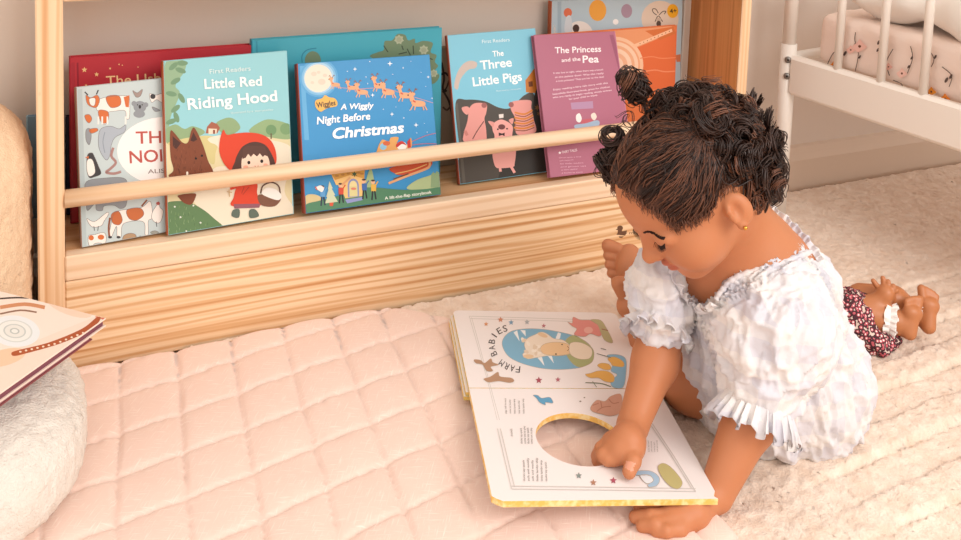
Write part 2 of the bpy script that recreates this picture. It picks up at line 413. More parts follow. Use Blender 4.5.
def book(p, thick, cover, spine, label, spine_side='L', name='picture_book', back=None, group='picture books on the shelf', cov2=None, hard=True):
    o, u, v, b = frame(p); w, h = p[5], p[6]
    c = o+u*w/2; low = min((o+b*thick)[2], o[2]); base = np.array([c[0], c[1], ZS])
    t = empty(name, base, label, 'book', group)
    mc = mat('cover_'+cover.strip('#'), cover, .4); ms = mat('spine_'+spine.strip('#'), spine, .45); bt = .0018 if hard else .0006
    lift = max(0, -(b*thick)[2]); o = o+np.array([0, 0, lift])
    mb = MB()
    mb.box(o, u*w, v*h, b*bt, .0006, 0); mb.box(o+b*(thick-bt), u*w, v*h, b*bt, .0006, 0)
    so = o-u*.001 if spine_side == 'L' else o+u*(w-.001)
    mb.box(so, u*.002, v*h, b*thick, .0006, 1); mb.build('cover', [mc, ms], t)
    mb = MB(); q = .004 if hard else .001; a0 = .001 if spine_side == 'L' else q
    mb.box(o+u*a0+v*q+b*bt, u*(w-q-.001), v*(h-2*q), b*(thick-2*bt)); mb.build('page_block', m_pages, t)
    global RECT; RECT = (o, u, v, w, h)
    return t, o, u, v, b
# ------------------------------------------------------------------ maker's mark on the front board
A = Art((0, 0, 0), (0, -1, 0), (600, 220, 16.0))
mb_root = t
A.ell(322, 128, 46, 40, '#6b4a36'); A.poly([(250, 152), (285, 135), (290, 165)], '#6b4a36')
A.poly([(290, 150), (355, 150), (352, 182), (430, 165), (425, 215), (400, 250), (262, 236), (280, 205)], '#6b4a36')
A.poly([(300, 262), (385, 262), (350, 286), (310, 284)], '#6b4a36')
A.text('mir', (466, 226), (606, 216), 42, '#9a6a44', .02)
A.build('maker_mark', mb_root, label='burned-in duck outline and small letters')

def on_shelf(px, Y): return on(px[0], px[1], Y=Y)
DARK = '#2b2a33'
# --- back row
# navy book at the far left of the back row
p0 = on_shelf((70, 119), .108)
book((.003, .112, 0, .03, 0, .16, p0[2]-ZS), .008, '#2e3550', '#262a40', 'dark navy book almost hidden at the left end of the shelf behind the red book')
# red treasury book
a, b_ = on_shelf((68, 60), .094), on_shelf((250, 49), .094)
t, o, u, v, b = book((a[0]+.002, .0835, 0, .06, 0, b_[0]-a[0], a[2]-ZS+.001), .014, '#b3303a', '#97222e', 'large dark red book with gold stars standing behind the animal book')
A = Art(o, -b, (0, 0, 3.696), rect=RECT)
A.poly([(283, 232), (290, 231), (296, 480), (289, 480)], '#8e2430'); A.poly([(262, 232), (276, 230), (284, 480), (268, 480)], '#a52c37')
for x, y, r in ((312, 258, 11), (357, 275, 9), (407, 253, 5), (440, 238, 4), (452, 241, 3), (510, 248, 3), (318, 315, 5), (312, 322, 3), (640, 224, 3)): A.star(x, y, r, '#e8c083')
A.text('The Usborne', (393, 316), (706, 296), 35, '#f0c993', .004)
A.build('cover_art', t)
# teal book
a, b_ = on_shelf((252, 41), .095), on_shelf((442, 28), .095)
t, o, u, v, b = book((a[0], .0845, 0, .05, 0, b_[0]-a[0], a[2]-ZS), .012, '#48a5b8', '#2e7f96', 'wide teal book with a bushy green tree standing behind the night sky book')
A = Art(o, -b, (245, 20, 4.688), rect=RECT)
A.poly([(50, 86), (58, 86), (64, 281), (56, 281)], '#3a90a5'); A.ell(318, 190, 38, 44, '#6f8468'); A.line([(268, 200), (268, 165), (292, 140), (335, 132)], 5, '#2f7f97')
A.blob([(585, 170), (625, 150), (650, 140), (655, 100), (690, 95), (715, 66), (750, 70), (765, 95), (795, 88), (800, 108), (835, 98), (880, 108), (870, 150), (898, 165), (890, 195), (905, 215), (890, 240), (912, 262), (880, 300), (800, 290), (700, 250), (640, 200)], '#6f8468')
for x, y, r in ((722, 92, 24), (838, 140, 24), (885, 250, 20)): A.star(x, y, r, '#a9b096', 7, .7); A.ell(x, y, r*.5, r*.5, '#9aa188')
for q in ((720, 160, 760, 150), (735, 120, 742, 140), (788, 120, 790, 160), (760, 135, 775, 165), (650, 120, 670, 150), (850, 175, 880, 185)): A.line([(q[0], q[1]), (q[2], q[3])], 5, '#3f4a3c', False)
A.build('cover_art', t)
# tan book between the night sky book and the pigs
a = on_shelf((443, 48), .115)
t, o, u, v, b = book((a[0]-.03, .112, 0, .02, 0, .13, a[2]-ZS), .008, '#a98f78', '#8d735d', 'tan book with dark curling branches, only a sliver showing beside the pigs book')
A = Art(o, -b, (440, 30, 3.375), rect=RECT)
A.line([(5, 110), (14, 160), (10, 200), (30, 240), (42, 290)], 7, '#453228'); A.line([(8, 210), (22, 195), (30, 170)], 5, '#453228'); A.line([(10, 260), (24, 270), (40, 250)], 6, '#5d4434')
A.ell(17, 205, 7, 5, '#33251f'); A.line([(4, 150), (18, 145), (28, 155)], 7, '#33251f')
A.build('cover_art', t)
# pale blue book with spots
a, b_ = on_shelf((552, 2), .126), on_shelf((683, 0), .126)
t, o, u, v, b = book((a[0], .118, 0, .04, 0, b_[0]-a[0], a[2]-ZS), .010, '#b4c8d2', '#b1592f', 'tall pale blue book with orange and mauve spots at the very back of the row')
A = Art(o, -b, (545, 0, 6.0), rect=RECT)
A.poly([(75, -6), (98, -6), (98, 300), (75, 300)], '#9fb5c2')
A.ell(316, 62, 52, 64, '#e9a545'); A.ell(490, 66, 33, 42, '#a58d9f'); A.ell(424, 131, 17, 17, '#f1efec')
A.ell(690, 112, 112, 108, '#dcc9b6'); A.ell(205, 210, 84, 84, '#e8e2da'); A.ell(137, 76, 25, 28, '#d9714e'); A.blob([(118, 190), (125, 110), (150, 92), (162, 130), (160, 190)], '#cfd6da')
A.ell(186, 170, 20, 24, '#4c3a33'); A.line([(170, 200), (186, 185), (205, 200)], 5, '#4c3a33')
for q in ([(670, 90), (650, 75), (645, 55), (665, 55), (680, 80)], [(685, 90), (705, 70), (725, 68), (715, 85)], [(660, 130), (680, 95), (705, 130)], [(680, 120), (690, 150), (700, 155)]): A.line(q, 5, '#55473f')
A.ell(682, 118, 16, 12, '#c4b09e'); A.ell(682, 142, 14, 18, '#5b4a40')
A.ell(766, 66, 34, 42, '#e9aa2b'); A.text('4+', (750, 80), (790, 76), 26, '#3d3226', .02)
A.poly([(780, 330), (815, 325), (815, 370), (790, 372)], '#cf7a55')
A.text('ABC', (64, 200), (62, 150), 12, '#f0d9c0')
A.build('cover_art', t)
# orange book with a big sun
a, b_ = on_shelf((532, 36.5), .111), on_shelf((672.6, 26.5), .111)
t, o, u, v, b = book((a[0]+.012, .104, 0, .035, -.0, b_[0]-a[0]-.004, a[2]-ZS), .007, '#de7a49', '#c1622f', 'wide orange book with concentric pale arcs leaning behind the purple-pink book')
A = Art(o, -b, (545, 0, 6.0), rect=RECT)
A.poly([(-60, 222), (760, 157), (790, 300), (-60, 400)], '#e39a6e')
A.poly([(540, 290), (830, 170), (830, 520), (600, 540)], '#dc6f42'); A.poly([(600, 185), (770, 160), (785, 200), (690, 240)], '#cf7340')
for k, (rr, c) in enumerate(((170, '#f0c3a1'), (150, '#e9a77f'), (140, '#f2cdb0'), (118, '#eab08a'), (100, '#f4d3b8'), (75, '#edb794'), (50, '#f4d3b8'))): A.ell(420, 390, rr, rr, c, 0, 40)
A.poly([(520, 272), (760, 172), (765, 190), (540, 285)], '#f0bf9b'); A.line([(570, 350), (640, 340), (700, 350), (790, 345)], 6, '#e68a60'); A.line([(590, 430), (660, 420), (720, 430), (800, 425)], 8, '#e89068')
for k in range(9): A.ell(570+k*22, 262-k*9.2, 3, 3, '#8a4a2b')
A.build('cover_art', t)

# --- front row
# animal book
pn = [.0172, .0122, .0999, .2328, 0, .178, .1755]
t, o, u, v, b = book(pn, .011, '#c2cfd0', '#8d6a58', 'pale blue-grey book patterned with farm and zoo animals around a white oval', cov2=None)
A = Art(o, -b, (75, 75, 3.084), rect=RECT); A.ol = ('#75706f', 1.3); OR = '#cf6e38'; W = '#efe9e2'; G = '#8f9499'; K = '#3d3a3c'
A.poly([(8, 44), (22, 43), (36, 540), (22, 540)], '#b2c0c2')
A.ell(282, 235, 152, 106, '#f3efec', 0, 40)
A.text('THE', (188, 212), (300, 208), 38, '#b8544a', .012); A.text('NOISY', (169, 272), (335, 262), 38, '#b8544a', .012); A.text('ALISON', (225, 304), (320, 299), 13, '#6e5b57', .004)
# cow
A.blob([(70, 78), (110, 66), (160, 64), (168, 75), (168, 130), (158, 134), (154, 110), (120, 112), (98, 118), (96, 150), (82, 148), (80, 118), (66, 105)], W)
A.blob([(96, 68), (135, 64), (140, 92), (110, 100)], OR); A.blob([(72, 110), (100, 112), (104, 132), (96, 148), (80, 144)], OR); A.blob([(34, 62), (48, 70), (68, 62), (76, 78), (66, 100), (46, 96), (36, 84)], OR); A.blob([(44, 74), (62, 72), (60, 94), (48, 92)], W)
A.poly([(150, 68), (168, 62), (166, 100), (156, 98)], OR)
for x in (72, 84, 100, 156): A.line([(x, 128), (x, 152)], 5, W, False)
A.line([(40, 62), (30, 52)], 4, K, False); A.line([(66, 60), (72, 46)], 4, K, False)
# birds, koala, dog
A.blob([(30, 125), (44, 122), (52, 135), (44, 148), (34, 140)], OR); A.blob([(178, 48), (192, 55), (208, 44), (202, 64), (188, 68)], '#a08d86')
A.ell(200, 98, 20, 18, G); A.ell(182, 88, 8, 8, G); A.ell(218, 92, 8, 8, G); A.ell(198, 120, 18, 12, G); A.ell(200, 98, 4, 6, K); A.ell(193, 92, 2, 2, K); A.ell(207, 92, 2, 2, K)
A.blob([(230, 58), (250, 62), (268, 58), (268, 84), (252, 76), (236, 84)], W); A.ell(240, 66, 8, 8, K); A.blob([(238, 98), (258, 106), (262, 110), (246, 112)], G)
# toucan, dolphin, worm, penguin
A.blob([(34, 170), (46, 166), (50, 190), (44, 215), (34, 200)], G); A.blob([(44, 168), (66, 164), (70, 172), (50, 180)], OR)
A.blob([(80, 166), (110, 158), (136, 166), (156, 154), (152, 176), (124, 192), (112, 216), (108, 246), (96, 262), (76, 232), (72, 196)], '#aab3bd'); A.line([(92, 176), (86, 206), (92, 240)], 3, '#8d97a3')
A.line([(118, 224), (112, 250), (126, 270), (108, 290), (96, 300), (120, 304), (142, 298)], 8, '#a8807a')
A.blob([(38, 248), (52, 240), (60, 252), (72, 280), (80, 304), (60, 314), (44, 316), (36, 290)], K); A.blob([(38, 262), (54, 262), (62, 300), (44, 312), (36, 290)], W); A.poly([(30, 254), (42, 250), (42, 258)], OR)
# elephant behind rod
A.blob([(34, 330), (90, 318), (150, 318), (162, 345), (158, 400), (140, 412), (120, 402), (90, 404), (84, 418), (66, 416), (62, 396), (38, 418), (34, 380)], G)
# horse, hens, small cow
A.blob([(118, 432), (130, 420), (160, 414), (205, 408), (228, 390), (236, 400), (238, 440), (226, 450), (226, 490), (216, 492), (210, 452), (150, 458), (142, 498), (130, 498), (128, 466), (112, 500), (104, 498), (112, 456)], W)
A.blob([(112, 430), (134, 420), (146, 446), (136, 462), (116, 456)], '#c06a3c'); A.blob([(160, 416), (200, 410), (212, 430), (190, 448), (166, 442)], '#c06a3c'); A.line([(108, 440), (104, 470), (106, 500)], 6, '#8a5238'); A.line([(205, 405), (222, 385)], 5, '#8a5238', False)
for x in (108, 134, 202, 224): A.ell(x, 500, 6, 4, K)
A.blob([(36, 442), (60, 452), (96, 425), (104, 428), (90, 450), (80, 465), (52, 468)], W); A.line([(58, 466), (60, 480)], 2, K, False); A.line([(72, 466), (70, 480)], 2, K, False)
A.blob([(240, 420), (250, 404), (258, 390), (262, 408), (272, 420), (264, 452), (248, 455), (236, 440)], W); A.ell(256, 396, 6, 5, '#b8544a'); A.line([(250, 452), (252, 468)], 2, K, False)
A.blob([(42, 496), (60, 492), (88, 486), (96, 500), (92, 524), (80, 518), (60, 520), (54, 530), (42, 522)], W); A.ell(50, 502, 8, 8, OR); A.ell(80, 500, 10, 8, OR); A.blob([(150, 496), (168, 488), (186, 492), (186, 508), (150, 512)], '#b09070'); A.blob([(232, 486), (246, 480), (258, 486), (250, 492)], '#9a9a90')
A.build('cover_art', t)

# little girl in the red hood
pr_ = [.1081, .0076, .1017, .2328, -.0161, .149, .1972]
t, o, u, v, b = book(pr_, .009, '#93cbd3', '#a2512c', 'slim storybook showing a girl in a red hood with a brown wolf')
A = Art(o, -b, (150, 30, 2.35), rect=RECT)
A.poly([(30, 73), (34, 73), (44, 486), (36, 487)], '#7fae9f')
A.blob([(40, 72), (80, 72), (82, 95), (60, 130), (70, 150), (50, 200), (44, 230), (36, 230), (34, 120)], '#8fae8c')
for x, y, r in ((55, 85, -40), (72, 95, 20), (60, 120, -30), (50, 150, 10), (74, 160, 60), (60, 185, -40), (62, 205, 70), (76, 78, 0), (50, 215, -20)): A.ell(x, y, 13, 6, '#6f9271', r)
A.z = (160, 120, 4.5)
A.poly([(22, 92), (588, 42), (596, 446), (22, 540)], '#dccfa4')
A.blob([(30, 40), (70, 20), (110, 40), (150, 28), (200, 60), (60, 110), (24, 90)], '#8da77c'); A.blob([(250, 20), (300, -10), (340, 0), (360, 40), (300, 70)], '#8da77c'); A.blob([(400, 50), (470, 0), (540, 5), (586, 30), (586, 85), (480, 75)], '#91ac7e')
A.ell(500, 45, 24, 24, '#6f9468'); A.ell(566, 40, 26, 26, '#7a9c6e'); A.poly([(497, 60), (503, 60), (503, 85), (497, 85)], '#6b5a44')
A.blob([(40, 100), (200, 70), (260, 90), (250, 150), (240, 200), (180, 160), (80, 130)], '#cfc389')
A.blob([(220, 80), (300, 66), (330, 90), (420, 80), (500, 90), (586, 120), (590, 200), (560, 320), (592, 430), (300, 490), (180, 400), (150, 330), (240, 220), (300, 200), (260, 120), (225, 100)], '#e6dcc6')
A.poly([(205, 60), (212, 30), (232, 8), (258, 18), (270, 36), (258, 60)], '#a3604a'); A.poly([(218, 38), (256, 40), (254, 62), (218, 64)], '#e5d6be'); A.poly([(238, 44), (248, 44), (248, 62), (238, 62)], '#8a4f3c')
A.blob([(30, 375), (70, 365), (130, 370), (190, 400), (240, 440), (290, 492), (200, 510), (24, 545), (24, 420)], '#5f7f55')
for i in range(60):
    x = 40+rng.random()*190; y = 380+rng.random()*130
    if x > 90 and y < 360+(x-90)*.8: continue
    A.line([(x, y+12), (x+rng.uniform(-3, 3), y)], 2, ['#4c6b46', '#74945f', '#88a578'][i % 3], False)
for x, y in ((92, 437), (150, 385), (66, 390), (182, 462), (118, 500)): A.star(x, y, 6, '#e6ebdf')
BR = '#7d432a'
A.blob([(48, 48), (66, 60), (100, 100), (125, 100), (140, 50), (152, 34), (170, 60), (196, 120), (215, 180), (240, 240), (200, 262), (120, 270), (60, 262), (38, 250), (60, 225), (48, 170), (44, 100)], BR)
A.poly([(56, 72), (94, 104), (72, 132), (58, 118)], '#4a2a22'); A.poly([(150, 54), (168, 88), (150, 98), (136, 92)], '#4a2a22')
A.blob([(84, 338), (156, 330), (158, 352), (140, 380), (110, 374), (86, 352)], BR)
for i in range(70):
    x = 60+rng.random()*150; y = 110+rng.random()*140
    if y < 100+(x-150)*1.7 or x < 60: continue
    A.line([(x, y), (x+rng.uniform(-6, 6), y+12)], 2, ['#6a3822', '#905036', '#5b3020'][i % 3], False)
A.ell(161, 173, 5, 5, '#1c1512'); A.ell(188, 160, 5, 5, '#1c1512'); A.ell(122, 240, 5, 9, '#efe3d2')
RH = '#d4452a'
A.blob([(284, 44), (300, 66), (340, 60), (400, 56), (460, 66), (500, 95), (520, 140), (522, 190), (500, 205), (480, 150), (430, 110), (380, 130), (345, 180), (322, 226), (290, 200), (268, 150), (268, 95)], RH)
A.blob([(322, 226), (335, 190), (345, 160), (372, 118), (420, 98), (470, 110), (500, 150), (518, 200), (500, 215), (340, 240)], '#53362e')
A.blob([(366, 190), (376, 160), (420, 150), (470, 152), (490, 180), (488, 215), (450, 235), (400, 238), (370, 225)], '#f0d3bd')
A.poly([(372, 130), (390, 115), (470, 118), (488, 165), (470, 158), (462, 166), (448, 150), (436, 164), (420, 152), (408, 166), (396, 152), (384, 170), (370, 175)], '#5b3c33')
A.ell(399, 191, 7, 8, '#2a1c1a'); A.ell(457, 185, 7, 8, '#2a1c1a'); A.ell(385, 212, 12, 8, '#eba98f'); A.ell(474, 203, 10, 8, '#eba98f'); A.line([(425, 206), (434, 212), (442, 205)], 3, '#c4755f')
A.blob([(350, 298), (420, 288), (438, 292), (436, 330), (454, 380), (400, 395), (320, 384), (330, 350)], RH); A.line([(315, 310), (350, 300), (368, 305)], 12, RH); A.line([(378, 300), (366, 330)], 3, '#a8341f', False); A.line([(400, 300), (372, 335)], 3, '#a8341f', False)
A.poly([(330, 378), (450, 376), (446, 394), (334, 398)], '#8f5a66'); A.line([(310, 312), (312, 345)], 4, '#c9a97e', False); A.line([(300, 322), (324, 326)], 4, '#c9a97e', False)
A.blob([(328, 405), (356, 402), (354, 438), (322, 432)], '#5c6a5f'); A.blob([(402, 405), (428, 402), (444, 432), (404, 440)], '#5c6a5f')
A.line([(452, 330), (462, 296), (500, 280), (532, 296), (540, 330)], 6, '#5b3a2c'); A.blob([(446, 335), (540, 345), (520, 385), (470, 388), (444, 370)], '#7a5340'); A.blob([(456, 328), (480, 304), (520, 312), (546, 340), (530, 360), (480, 345)], '#eeebe4')
A.z = (150, 30, 2.35)
A.text('First Readers', (140, 103), (236, 95), 11, '#e6f3f2', -.004); A.text('Little Red', (128, 138), (263, 130), 23, '#f6faf7', .018); A.text('Riding Hood', (89, 187), (299, 166), 26, '#f6faf7', .018); A.text('Illustrated by', (190, 197), (236, 193), 5, '#d7eceb'); A.text('a storyteller', (238, 193), (290, 189), 5, '#d7eceb')
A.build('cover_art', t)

# night sky book
px_ = [.2664, .0054, .0544, .3376, -.0245, .179, .1793]
t, o, u, v, b = book(px_, .012, '#3a8fc6', '#93402e', 'square blue picture book with reindeer flying past a full moon')
A = Art(o, -b, (295, 55, 6.353), rect=RECT); SK = '#e0a57c'
A.poly([(30, 70), (56, 68), (90, 540), (60, 540)], '#62a9d6')
for k, c in enumerate(('#5aa2d2', '#7db6dc', '#a4cbe4')): A.ell(152, 146, 122-k*12, 122-k*12, c, 0, 36)
A.ell(148, 148, 88, 88, '#e9dccb', 0, 36)
for x, y, r in ((120, 120, 18), (170, 170, 24), (150, 110, 12), (190, 130, 14), (110, 175, 12)): A.ell(x, y, r, r*.8, '#dccdbb')
def deer(x, y, s, col=SK):
    A.blob([(x-34*s, y+5*s), (x-10*s, y-6*s), (x+30*s, y), (x+38*s, y+16*s), (x+20*s, y+26*s), (x-20*s, y+24*s)], col)
    A.line([(x-20*s, y+10*s), (x-34*s, y-30*s)], 18*s, col, False); A.blob([(x-52*s, y-36*s), (x-36*s, y-50*s), (x-14*s, y-40*s), (x-24*s, y-26*s), (x-44*s, y-24*s)], col)
    A.line([(x-30*s, y-44*s), (x-46*s, y-66*s)], 4*s, '#8c5b40', False); A.line([(x-40*s, y-58*s), (x-52*s, y-56*s)], 4*s, '#8c5b40', False); A.line([(x-22*s, y-44*s), (x-10*s, y-68*s)], 4*s, '#8c5b40', False); A.line([(x-15*s, y-58*s), (x-2*s, y-62*s)], 4*s, '#8c5b40', False)
    A.line([(x-26*s, y-4*s), (x-12*s, y+4*s)], 7*s, '#c8493a', False); A.ell(x-50*s, y-32*s, 4*s, 4*s, '#5b3527')
    for dx, ex in ((-24, -38), (-12, -18), (24, 30), (32, 46)): A.line([(x+dx*s, y+18*s), (x+ex*s, y+44*s)], 6*s, col, False)
A.line([(260, 205), (400, 215), (560, 210), (700, 250), (880, 305)], 3, '#d98e86')
deer(255, 180, .8); deer(360, 200, .8); deer(425, 225, 1.0); deer(535, 185, 1.05); deer(590, 225, 1.1); deer(700, 245, 1.15); deer(780, 295, 1.25)
for x, y, r in ((380, 90, 14), (602, 55, 18), (686, 82, 7), (474, 42, 6), (332, 104, 5), (450, 140, 6), (620, 123, 5), (492, 255, 14), (615, 376, 14), (690, 400, 7), (768, 445, 16), (845, 140, 10), (870, 275, 7), (800, 110, 4), (728, 350, 5), (560, 345, 5), (838, 490, 5), (772, 495, 5), (820, 435, 4), (735, 40, 4), (460, 182, 6), (830, 200, 4), (640, 330, 4)): A.star(x, y, r, '#eef6fb', 4, .3)
A.blob([(130, 290), (170, 275), (190, 255), (215, 268), (250, 275), (268, 300), (262, 325), (215, 335), (190, 345), (160, 360), (130, 330)], '#e8b35a'); A.text('Wiggles', (138, 336), (258, 318), 34, '#4a3a34', .02)
A.text('A Wiggly', (288, 348), (500, 336), 36, '#f8fbfd', .02, .2); A.text('Night Before', (138, 440), (478, 408), 46, '#f8fbfd', .02, .15); A.text('Christmas', (240, 532), (694, 490), 66, '#f8fbfd', .028, .2)
A.z = (295, 130, 6.0)
A.blob([(490, 125), (520, 60), (560, 70), (575, 45), (620, 44), (610, 80), (640, 66), (670, 90), (694, 46), (692, 110), (600, 135), (500, 140)], '#e0a35e'); A.ell(640, 96, 30, 26, '#f4efe8'); A.blob([(604, 90), (622, 72), (645, 68), (668, 92), (640, 84), (612, 104)], '#c8352f'); A.poly([(672, 70), (690, 48), (694, 104), (676, 108)], '#c8352f'); A.ell(528, 100, 20, 20, '#8fc0da'); A.ell(548, 80, 22, 14, '#d0663c')
A.line([(700, 70), (780, 35), (850, 18)], 4, '#c06c7c'); A.line([(700, 90), (780, 82), (860, 84)], 4, '#c06c7c')
A.blob([(575, 225), (800, 185), (810, 220), (740, 250), (640, 270), (600, 262)], '#c4502f'); A.line([(600, 262), (700, 240), (790, 205)], 6, '#e0b26a'); A.line([(560, 320), (660, 280), (780, 235), (806, 215), (806, 190)], 14, '#d9a273'); A.line([(590, 295), (680, 262)], 8, '#6a4434', False)
A.blob([(670, 352), (720, 305), (800, 275), (880, 255), (884, 345), (780, 360)], '#a8b98a'); A.poly([(812, 345), (816, 265), (830, 250), (838, 262), (850, 245), (866, 262), (872, 345)], '#86a078')
A.blob([(60, 400), (100, 385), (150, 400), (160, 440), (64, 470)], '#cdbb8a'); A.blob([(420, 350), (440, 250), (460, 240), (475, 350)], '#9fb585')
A.blob([(62, 450), (140, 425), (240, 400), (380, 350), (480, 345), (640, 358), (770, 355), (884, 345), (888, 402), (700, 432), (66, 524)], '#4f8060')
A.poly([(215, 262), (418, 240), (412, 290), (405, 395), (300, 410), (270, 330), (245, 330)], '#e9bf78'); A.poly([(215, 262), (418, 240), (414, 292), (330, 270), (240, 300)], '#cf9a44')
for x, y in ((250, 275), (285, 268), (320, 262), (380, 256), (400, 262)): A.ell(x, y, 12, 6, '#b5803a')
A.ell(348, 335, 34, 44, '#8a92b8'); A.poly([(314, 335), (382, 330), (384, 398), (316, 404)], '#8a92b8'); A.ell(348, 338, 24, 34, '#e4d49a'); A.poly([(324, 338), (372, 335), (374, 396), (326, 400)], '#d8cd92'); A.ell(350, 352, 16, 8, '#d9826a'); A.star(355, 265, 20, '#3f5a3a', 6, .4)
A.poly([(300, 418), (400, 402), (404, 420), (312, 440)], '#8c94c4')
A.poly([(205, 306), (225, 350), (218, 350), (240, 390), (232, 390), (256, 430), (180, 440), (192, 400), (186, 400), (200, 355), (196, 355)], '#c9cfae'); A.poly([(205, 436), (230, 434), (226, 456), (208, 456)], '#d2563a')
for (x, y, c1, c2) in ((165, 385, '#5d9bcc', '#2f3a4a'), (275, 370, '#cc4a34', '#2c2a30'), (415, 345, '#3f68a8', '#2c2a30'), (470, 350, '#e0b04a', '#2c2a30')):
    A.ell(x-4, y-38, 13, 13, '#e3b48f'); A.poly([(x-16, y-24), (x+16, y-24), (x+14, y+18), (x-14, y+18)], c1); A.line([(x-6, y+16), (x-10, y+70)], 9, c2, False); A.line([(x+6, y+16), (x+14, y+66)], 9, c2, False); A.line([(x+12, y-20), (x+26, y-42)], 7, c1, False); A.ell(x-4, y-47, 12, 6, '#4a332a')
A.blob([(120, 348), (150, 332), (172, 350), (160, 372), (140, 362)], '#e8e8e4'); A.line([(120, 340), (132, 360)], 6, '#d2563a', False); A.line([(280, 330), (330, 285)], 12, '#d9a070', False)
A.text('A lift-the-flap storybook', (538, 418), (818, 380), 18, '#f4f4ea', .01)
A.build('cover_art', t)

# pigs book
pp = [.4819, .0395, -.023, .2946, .0157, .1333, .1971]
t, o, u, v, b = book(pp, .008, '#7cc1d8', '#9a4526', 'slim storybook with three pink pigs on a dark hillside under a blue sky')
A = Art(o, -b, (440, 30, 3.375), rect=RECT); PK = '#e09a92'; PD = '#c98078'
A.blob([(52, 248), (90, 235), (150, 240), (200, 262), (240, 262), (285, 220), (320, 222), (350, 350), (372, 488), (79, 532), (66, 400)], '#4d4842')
A.poly([(52, 250), (60, 246), (88, 530), (78, 531)], '#5f5a52')
A.poly([(290, 210), (288, 170), (318, 130), (330, 128), (340, 215)], '#c0762f'); A.poly([(298, 175), (312, 172), (314, 190), (300, 192)], '#6e3d1f')
A.blob([(320, 215), (345, 220), (372, 480), (200, 515), (250, 400), (300, 350)], '#35322f')
A.blob([(48, 190), (56, 150), (75, 118), (100, 104), (124, 110), (120, 128), (95, 135), (70, 165), (60, 200)], '#c4b5ac')
A.blob([(100, 262), (115, 248), (140, 246), (158, 252), (156, 280), (150, 300), (156, 340), (150, 380), (84, 378), (80, 350), (92, 310), (96, 280)], PK); A.blob([(74, 262), (92, 258), (100, 268), (92, 286), (78, 276)], PK); A.ell(149, 254, 9, 9, '#9c5f5c'); A.line([(148, 308), (126, 340), (110, 368)], 3, '#5e3a36'); A.line([(84, 340), (92, 356)], 10, PD, False)
A.blob([(238, 246), (262, 238), (306, 238), (308, 262), (316, 300), (322, 345), (260, 352), (254, 300), (240, 270)], PK); A.ell(240, 252, 9, 9, '#9c5f5c')
for k in range(4): A.line([(252-k, 278+k*17), (285, 284+k*16), (312+k*2, 270+k*17)], 6, '#d8853a'); A.line([(252-k, 286+k*17), (285, 292+k*16), (312+k*2, 278+k*17)], 3, '#8a4f2c')
A.blob([(178, 318), (205, 302), (235, 314), (246, 330), (244, 360), (256, 400), (252, 450), (246, 462), (208, 466), (186, 460), (176, 410), (184, 360), (178, 340)], '#eba9a2'); A.blob([(162, 308), (182, 312), (178, 328)], PK); A.blob([(232, 304), (248, 298), (244, 318)], PK); A.ell(208, 327, 12, 9, '#6d3f3f'); A.ell(195, 335, 3, 3, '#2a1a1a'); A.ell(226, 333, 3, 3, '#2a1a1a')
A.line([(202, 460), (204, 478)], 9, '#eba9a2', False); A.line([(238, 458), (252, 482)], 9, '#eba9a2', False); A.poly([(198, 285), (214, 283), (214, 296), (200, 298)], '#e8ddd6'); A.poly([(198, 346), (216, 352), (198, 358)], '#3a2626'); A.poly([(218, 346), (204, 352), (218, 358)], '#3a2626')
A.star(328, 262, 12, '#7d5b3a', 6, .4); A.star(334, 282, 9, '#7d5b3a', 6, .4)
A.text('First Readers', (142, 45), (235, 38), 12, '#e6f4f8', -.004); A.text('The', (178, 90), (215, 86), 19, '#f8fcfd', .015); A.text('Three', (137, 134), (243, 122), 30, '#f8fcfd', .018); A.text('Little Pigs', (112, 190), (277, 170), 30, '#f8fcfd', .018); A.text('Illustrated by a storyteller', (190, 208), (275, 200), 5, '#d5ebf2')
A.build('cover_art', t)

# purple-pink book (back cover outwards)
pq = [.6009, .0081, .0526, .3879, -.0381, .1357, .1931]
t, o, u, v, b = book(pq, .009, '#ad6a80', '#c4849b', 'dull pink storybook with white lettering, back cover outwards, leaning next to the child', spine_side='R')
A = Art(o, -b, (530, 30, 3.6), rect=RECT); WT = '#f6eef0'
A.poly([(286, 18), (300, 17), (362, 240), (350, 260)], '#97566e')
A.text('The Princess', (90, 84), (256, 78), 22, WT, .012); A.text('and the', (114, 115), (182, 110), 13, WT, .008); A.text('Pea', (190, 118), (248, 116), 26, WT, .015)
lines = [('It was late at night, when there was a knock', 84, 158, 264, 145), ('at the palace door. Was she really', 90, 173, 266, 158), ('a true princess? They put her to the test!', 94, 187, 266, 171), ('Enjoy reading a fairy tale story with this', 84, 218, 280, 193), ('beautifully illustrated book, great for children', 82, 234, 288, 207), ('who are ready to begin reading, simply written', 82, 246, 294, 219), ('for your child to enjoy.', 140, 252, 244, 236)]
for s_, x0, y0, x1, y1 in lines: A.text(s_, (x0, y0), (x1, y1), 6, '#e9cfd8', .01)
A.poly([(146, 262), (226, 256), (228, 282), (150, 286)], '#b08aa8'); A.blob([(166, 308), (178, 300), (186, 318), (180, 332), (168, 328)], '#efe8e4'); A.blob([(220, 304), (232, 298), (240, 312), (232, 325), (222, 318)], '#e6d9cd'); A.blob([(186, 325), (222, 320), (226, 340), (190, 348)], '#c0606c'); A.blob([(162, 342), (200, 336), (244, 325), (246, 345), (200, 352), (166, 356)], '#9fb6cc')
A.text('FAIRY TALES', (116, 444), (170, 436), 9, '#f0dfe5', .01); A.star(107, 442, 6, WT)
